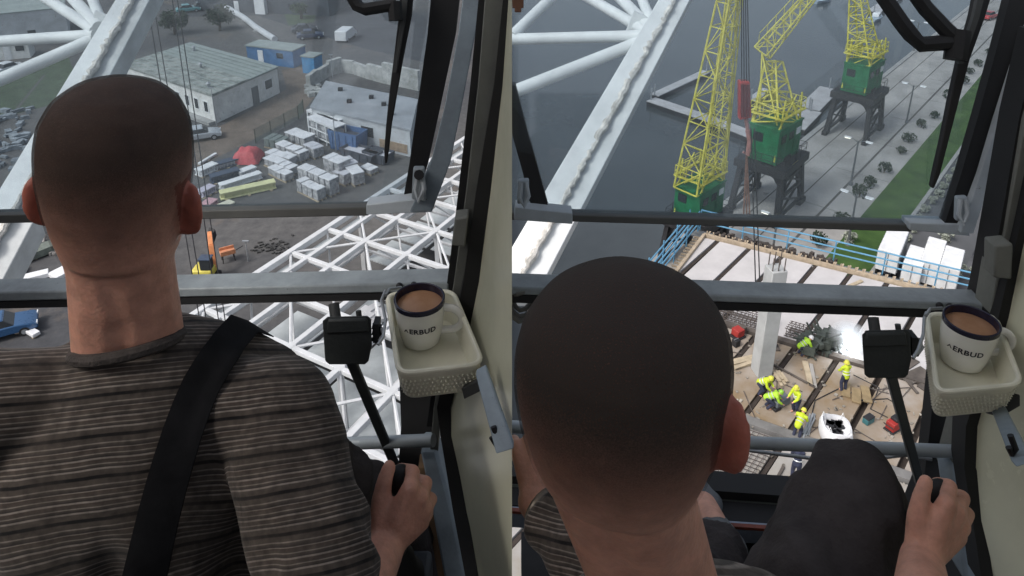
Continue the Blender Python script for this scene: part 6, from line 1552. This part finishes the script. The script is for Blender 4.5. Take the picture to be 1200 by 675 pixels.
b = MB(); b.box((anklesR[0].x, anklesR[0].y + .07, (fz + CAMH - 1.44) / 2), (.05, .2, fz - CAMH + 1.44 - .02)); b.build('bracket', m_dark, t)
seat('dark operator seat under the right operator', hipR + Vector((0, 0, -.11)))

# ---------------------------------------------------------------- workers on the deck
m_hv = mat('hivis_yellow', (.50, .62, .03), .7, var=.12, scale=6); m_hv2 = mat('hivis_green', (.36, .60, .04), .7, var=.12, scale=6); m_ref = mat('reflective', (.65, .67, .68), .3, .3); m_wtr = mat('work_trousers', (.03, .035, .065), .9, var=.3, scale=8); m_hel = mat('helmet_yellow', (.62, .60, .08), .4, var=.05); m_helw = mat('helmet_white', (.7, .7, .7), .4, var=.05); m_helg = mat('helmet_green', (.25, .5, .05), .4, var=.05)
def worker(label, x, y, hdg, bend, hv, hel, crouch=0., arms=(.17, .05), group=None):
    base = DP(x, y); root = thing('person', label, 'person', base, R(90 - hdg)); ORG[root.name] = Vector((0, 0, 0))
    hz = .92 - crouch * .45; hip = Vector((-crouch * .12, 0, hz)); up = Vector((math.sin(R(bend)), 0, math.cos(R(bend)))); neck = hip + up * .52; hd = neck + (up * .8 + Z3 * .2).normalized() * .16
    b = MB(); cap(b, hd, .095, hd + Vector((.015, 0, -.06)), .075); cap(b, hd, .06, neck, .055); cap(b, neck - up * .05, .12, hip, .13)
    A = []
    for s in (-1, 1):
        sh = neck - up * .06 + Vector((0, s * .19, 0)); el = sh + Vector((arms[0] * .6, s * .04, -.24 + arms[1] * .1)); ha = el + Vector((arms[0], -s * .05, -.16 + arms[1] * .3)); A.append((sh, el, ha)); cap(b, sh, .06, el, .045); cap(b, el, .045, ha, .035); cap(b, ha, .04, ha + Vector((.07, 0, -.03)), .025)
        for k in range(4): cap(b, ha + Vector((.05, (k - 1.5) * .018, -.02)), .011, ha + Vector((.12, (k - 1.5) * .02, -.05)), .009, 6)
        cap(b, ha + Vector((.02, -s * .03, 0)), .012, ha + Vector((.07, -s * .055, -.02)), .01, 6)
    Lg = []
    for s in (-1, 1):
        h = hip + Vector((0, s * .09, -.03)); kn = Vector((hip.x * .3 + .08 + crouch * .28, s * .12, hz * .5 + crouch * .12)); an = Vector((-.02 * s - crouch * .05, s * .12, .09)); Lg.append((h, kn, an)); cap(b, h, .095, kn, .065); cap(b, kn, .065, an, .045); cap(b, an, .05, an + Vector((.14, 0, -.04)), .045)
    bo = flesh('body', b, .022, m_skin, root, 2)
    b = MB(); cap(b, neck - up * .06, .15, hip - up * .02, .165); 
    for sh, el, ha in A: cap(b, neck - up * .07, .12, sh, .085); cap(b, sh, .083, el, .066); cap(b, el, .066, el.lerp(ha, .85), .055)
    j = flesh('jacket', b, .022, hv, root, 2)
    b = MB()
    for f in (.25, .55): 
        c = hip.lerp(neck, f); b.path([c + (Y3 * math.cos(a) * .172 + up.cross(Y3) * math.sin(a) * .172) for a in [k / 16 * 2 * math.pi for k in range(16)]], .022, 6, closed=True)
    b.build('reflective_band', m_ref, j, local=True)
    b = MB()
    for h, kn, an in Lg: cap(b, h, .115, kn, .085); cap(b, kn, .085, an, .07)
    flesh('trousers', b, .022, m_wtr, root, 2)
    b = MB(); M_ = Matrix.Rotation(R(bend * .6), 3, 'Y'); b.lathe([(0, .13), (.06, .125), (.1, .09), (.118, .03), (.12, 0), (.145, -.012), (.145, -.02), (.0, -.02)], hd + Vector((0, 0, .03)), 18, 0, M_); b.build('helmet', hel, root, local=True)
worker('worker in yellow jacket and blue trousers crouching left, next to the pale column', 890, 462, 130, 48, m_hv, m_hel, .45)
worker('worker in green yellow jacket bending low over the tool cart', 899, 478, 100, 62, m_hv2, m_helg, .6)
worker('worker in yellow jacket standing right of the tool cart', 932, 484, 250, 18, m_hv, m_hel, .1)
worker('worker in yellow jacket bending over nearest to the lower bar', 933, 513, 40, 58, m_hv, m_hel, .3)
worker('worker in yellow jacket and white boots standing upright below the welding light', 988, 458, 350, 10, m_hv, m_hel, 0)
worker('worker in yellow jacket crouching at the left end of the steel heap', 938, 416, 80, 55, m_hv2, m_helw, .7)
worker('worker in dark clothes standing on the lower slab near the bar', 931, 562, 20, 22, m_wtr, mat('helmet_dark', (.05, .06, .07), .5), 0)
# ================================================================ camera, light, world
cd = bpy.data.cameras.new('camera'); cam = bpy.data.objects.new('camera', cd); COL.objects.link(cam); SC.camera = cam
cam.location = (0, 0, CAMH); cam.rotation_euler = (math.pi / 2 - PITCH, 0, 0)
cd.sensor_fit = 'HORIZONTAL'; cd.sensor_width = 36; cd.lens = F / 1200 * 36; cd.shift_x = 0; cd.shift_y = -(337.5 - PPY) / 1200
cd.clip_start = .03; cd.clip_end = 4000
w = bpy.data.worlds.new('World'); SC.world = w; w.use_nodes = True; nt = w.node_tree; bg = nt.nodes['Background']
sk = nt.nodes.new('ShaderNodeTexSky'); sk.sky_type = 'NISHITA'; sk.sun_disc = False; EL, AZ = 50, 238
sk.sun_elevation = R(EL); sk.sun_rotation = R(AZ); sk.air_density = 1.0; sk.dust_density = 4.0; sk.ozone_density = 1.0
hs = nt.nodes.new('ShaderNodeHueSaturation'); hs.inputs['Saturation'].default_value = .45; nt.links.new(sk.outputs[0], hs.inputs['Color']); nt.links.new(hs.outputs[0], bg.inputs['Color'])
bg.inputs['Strength'].default_value = .12
sd = bpy.data.lights.new('sun', 'SUN'); so_ = bpy.data.objects.new('sun', sd); COL.objects.link(so_); sd.energy = 1.2; sd.angle = R(14); sd.color = (1, .965, .92)
dv = Vector((math.sin(R(AZ)) * math.cos(R(EL)), math.cos(R(AZ)) * math.cos(R(EL)), math.sin(R(EL)))); so_.rotation_euler = (-dv).to_track_quat('-Z', 'Y').to_euler(); so_.location = (0, 0, 80)
SC.view_settings.view_transform = 'Standard'; SC.view_settings.look = 'None'; SC.view_settings.exposure = 0.6; SC.view_settings.gamma = 1; SC.view_settings.use_curve_mapping = False
SC.cycles.use_denoising = True; SC.cycles.max_bounces = 8; SC.cycles.transparent_max_bounces = 16; SC.cycles.volume_bounces = 1; SC.cycles.sample_clamp_indirect = 4
SC.cycles.use_adaptive_sampling = True
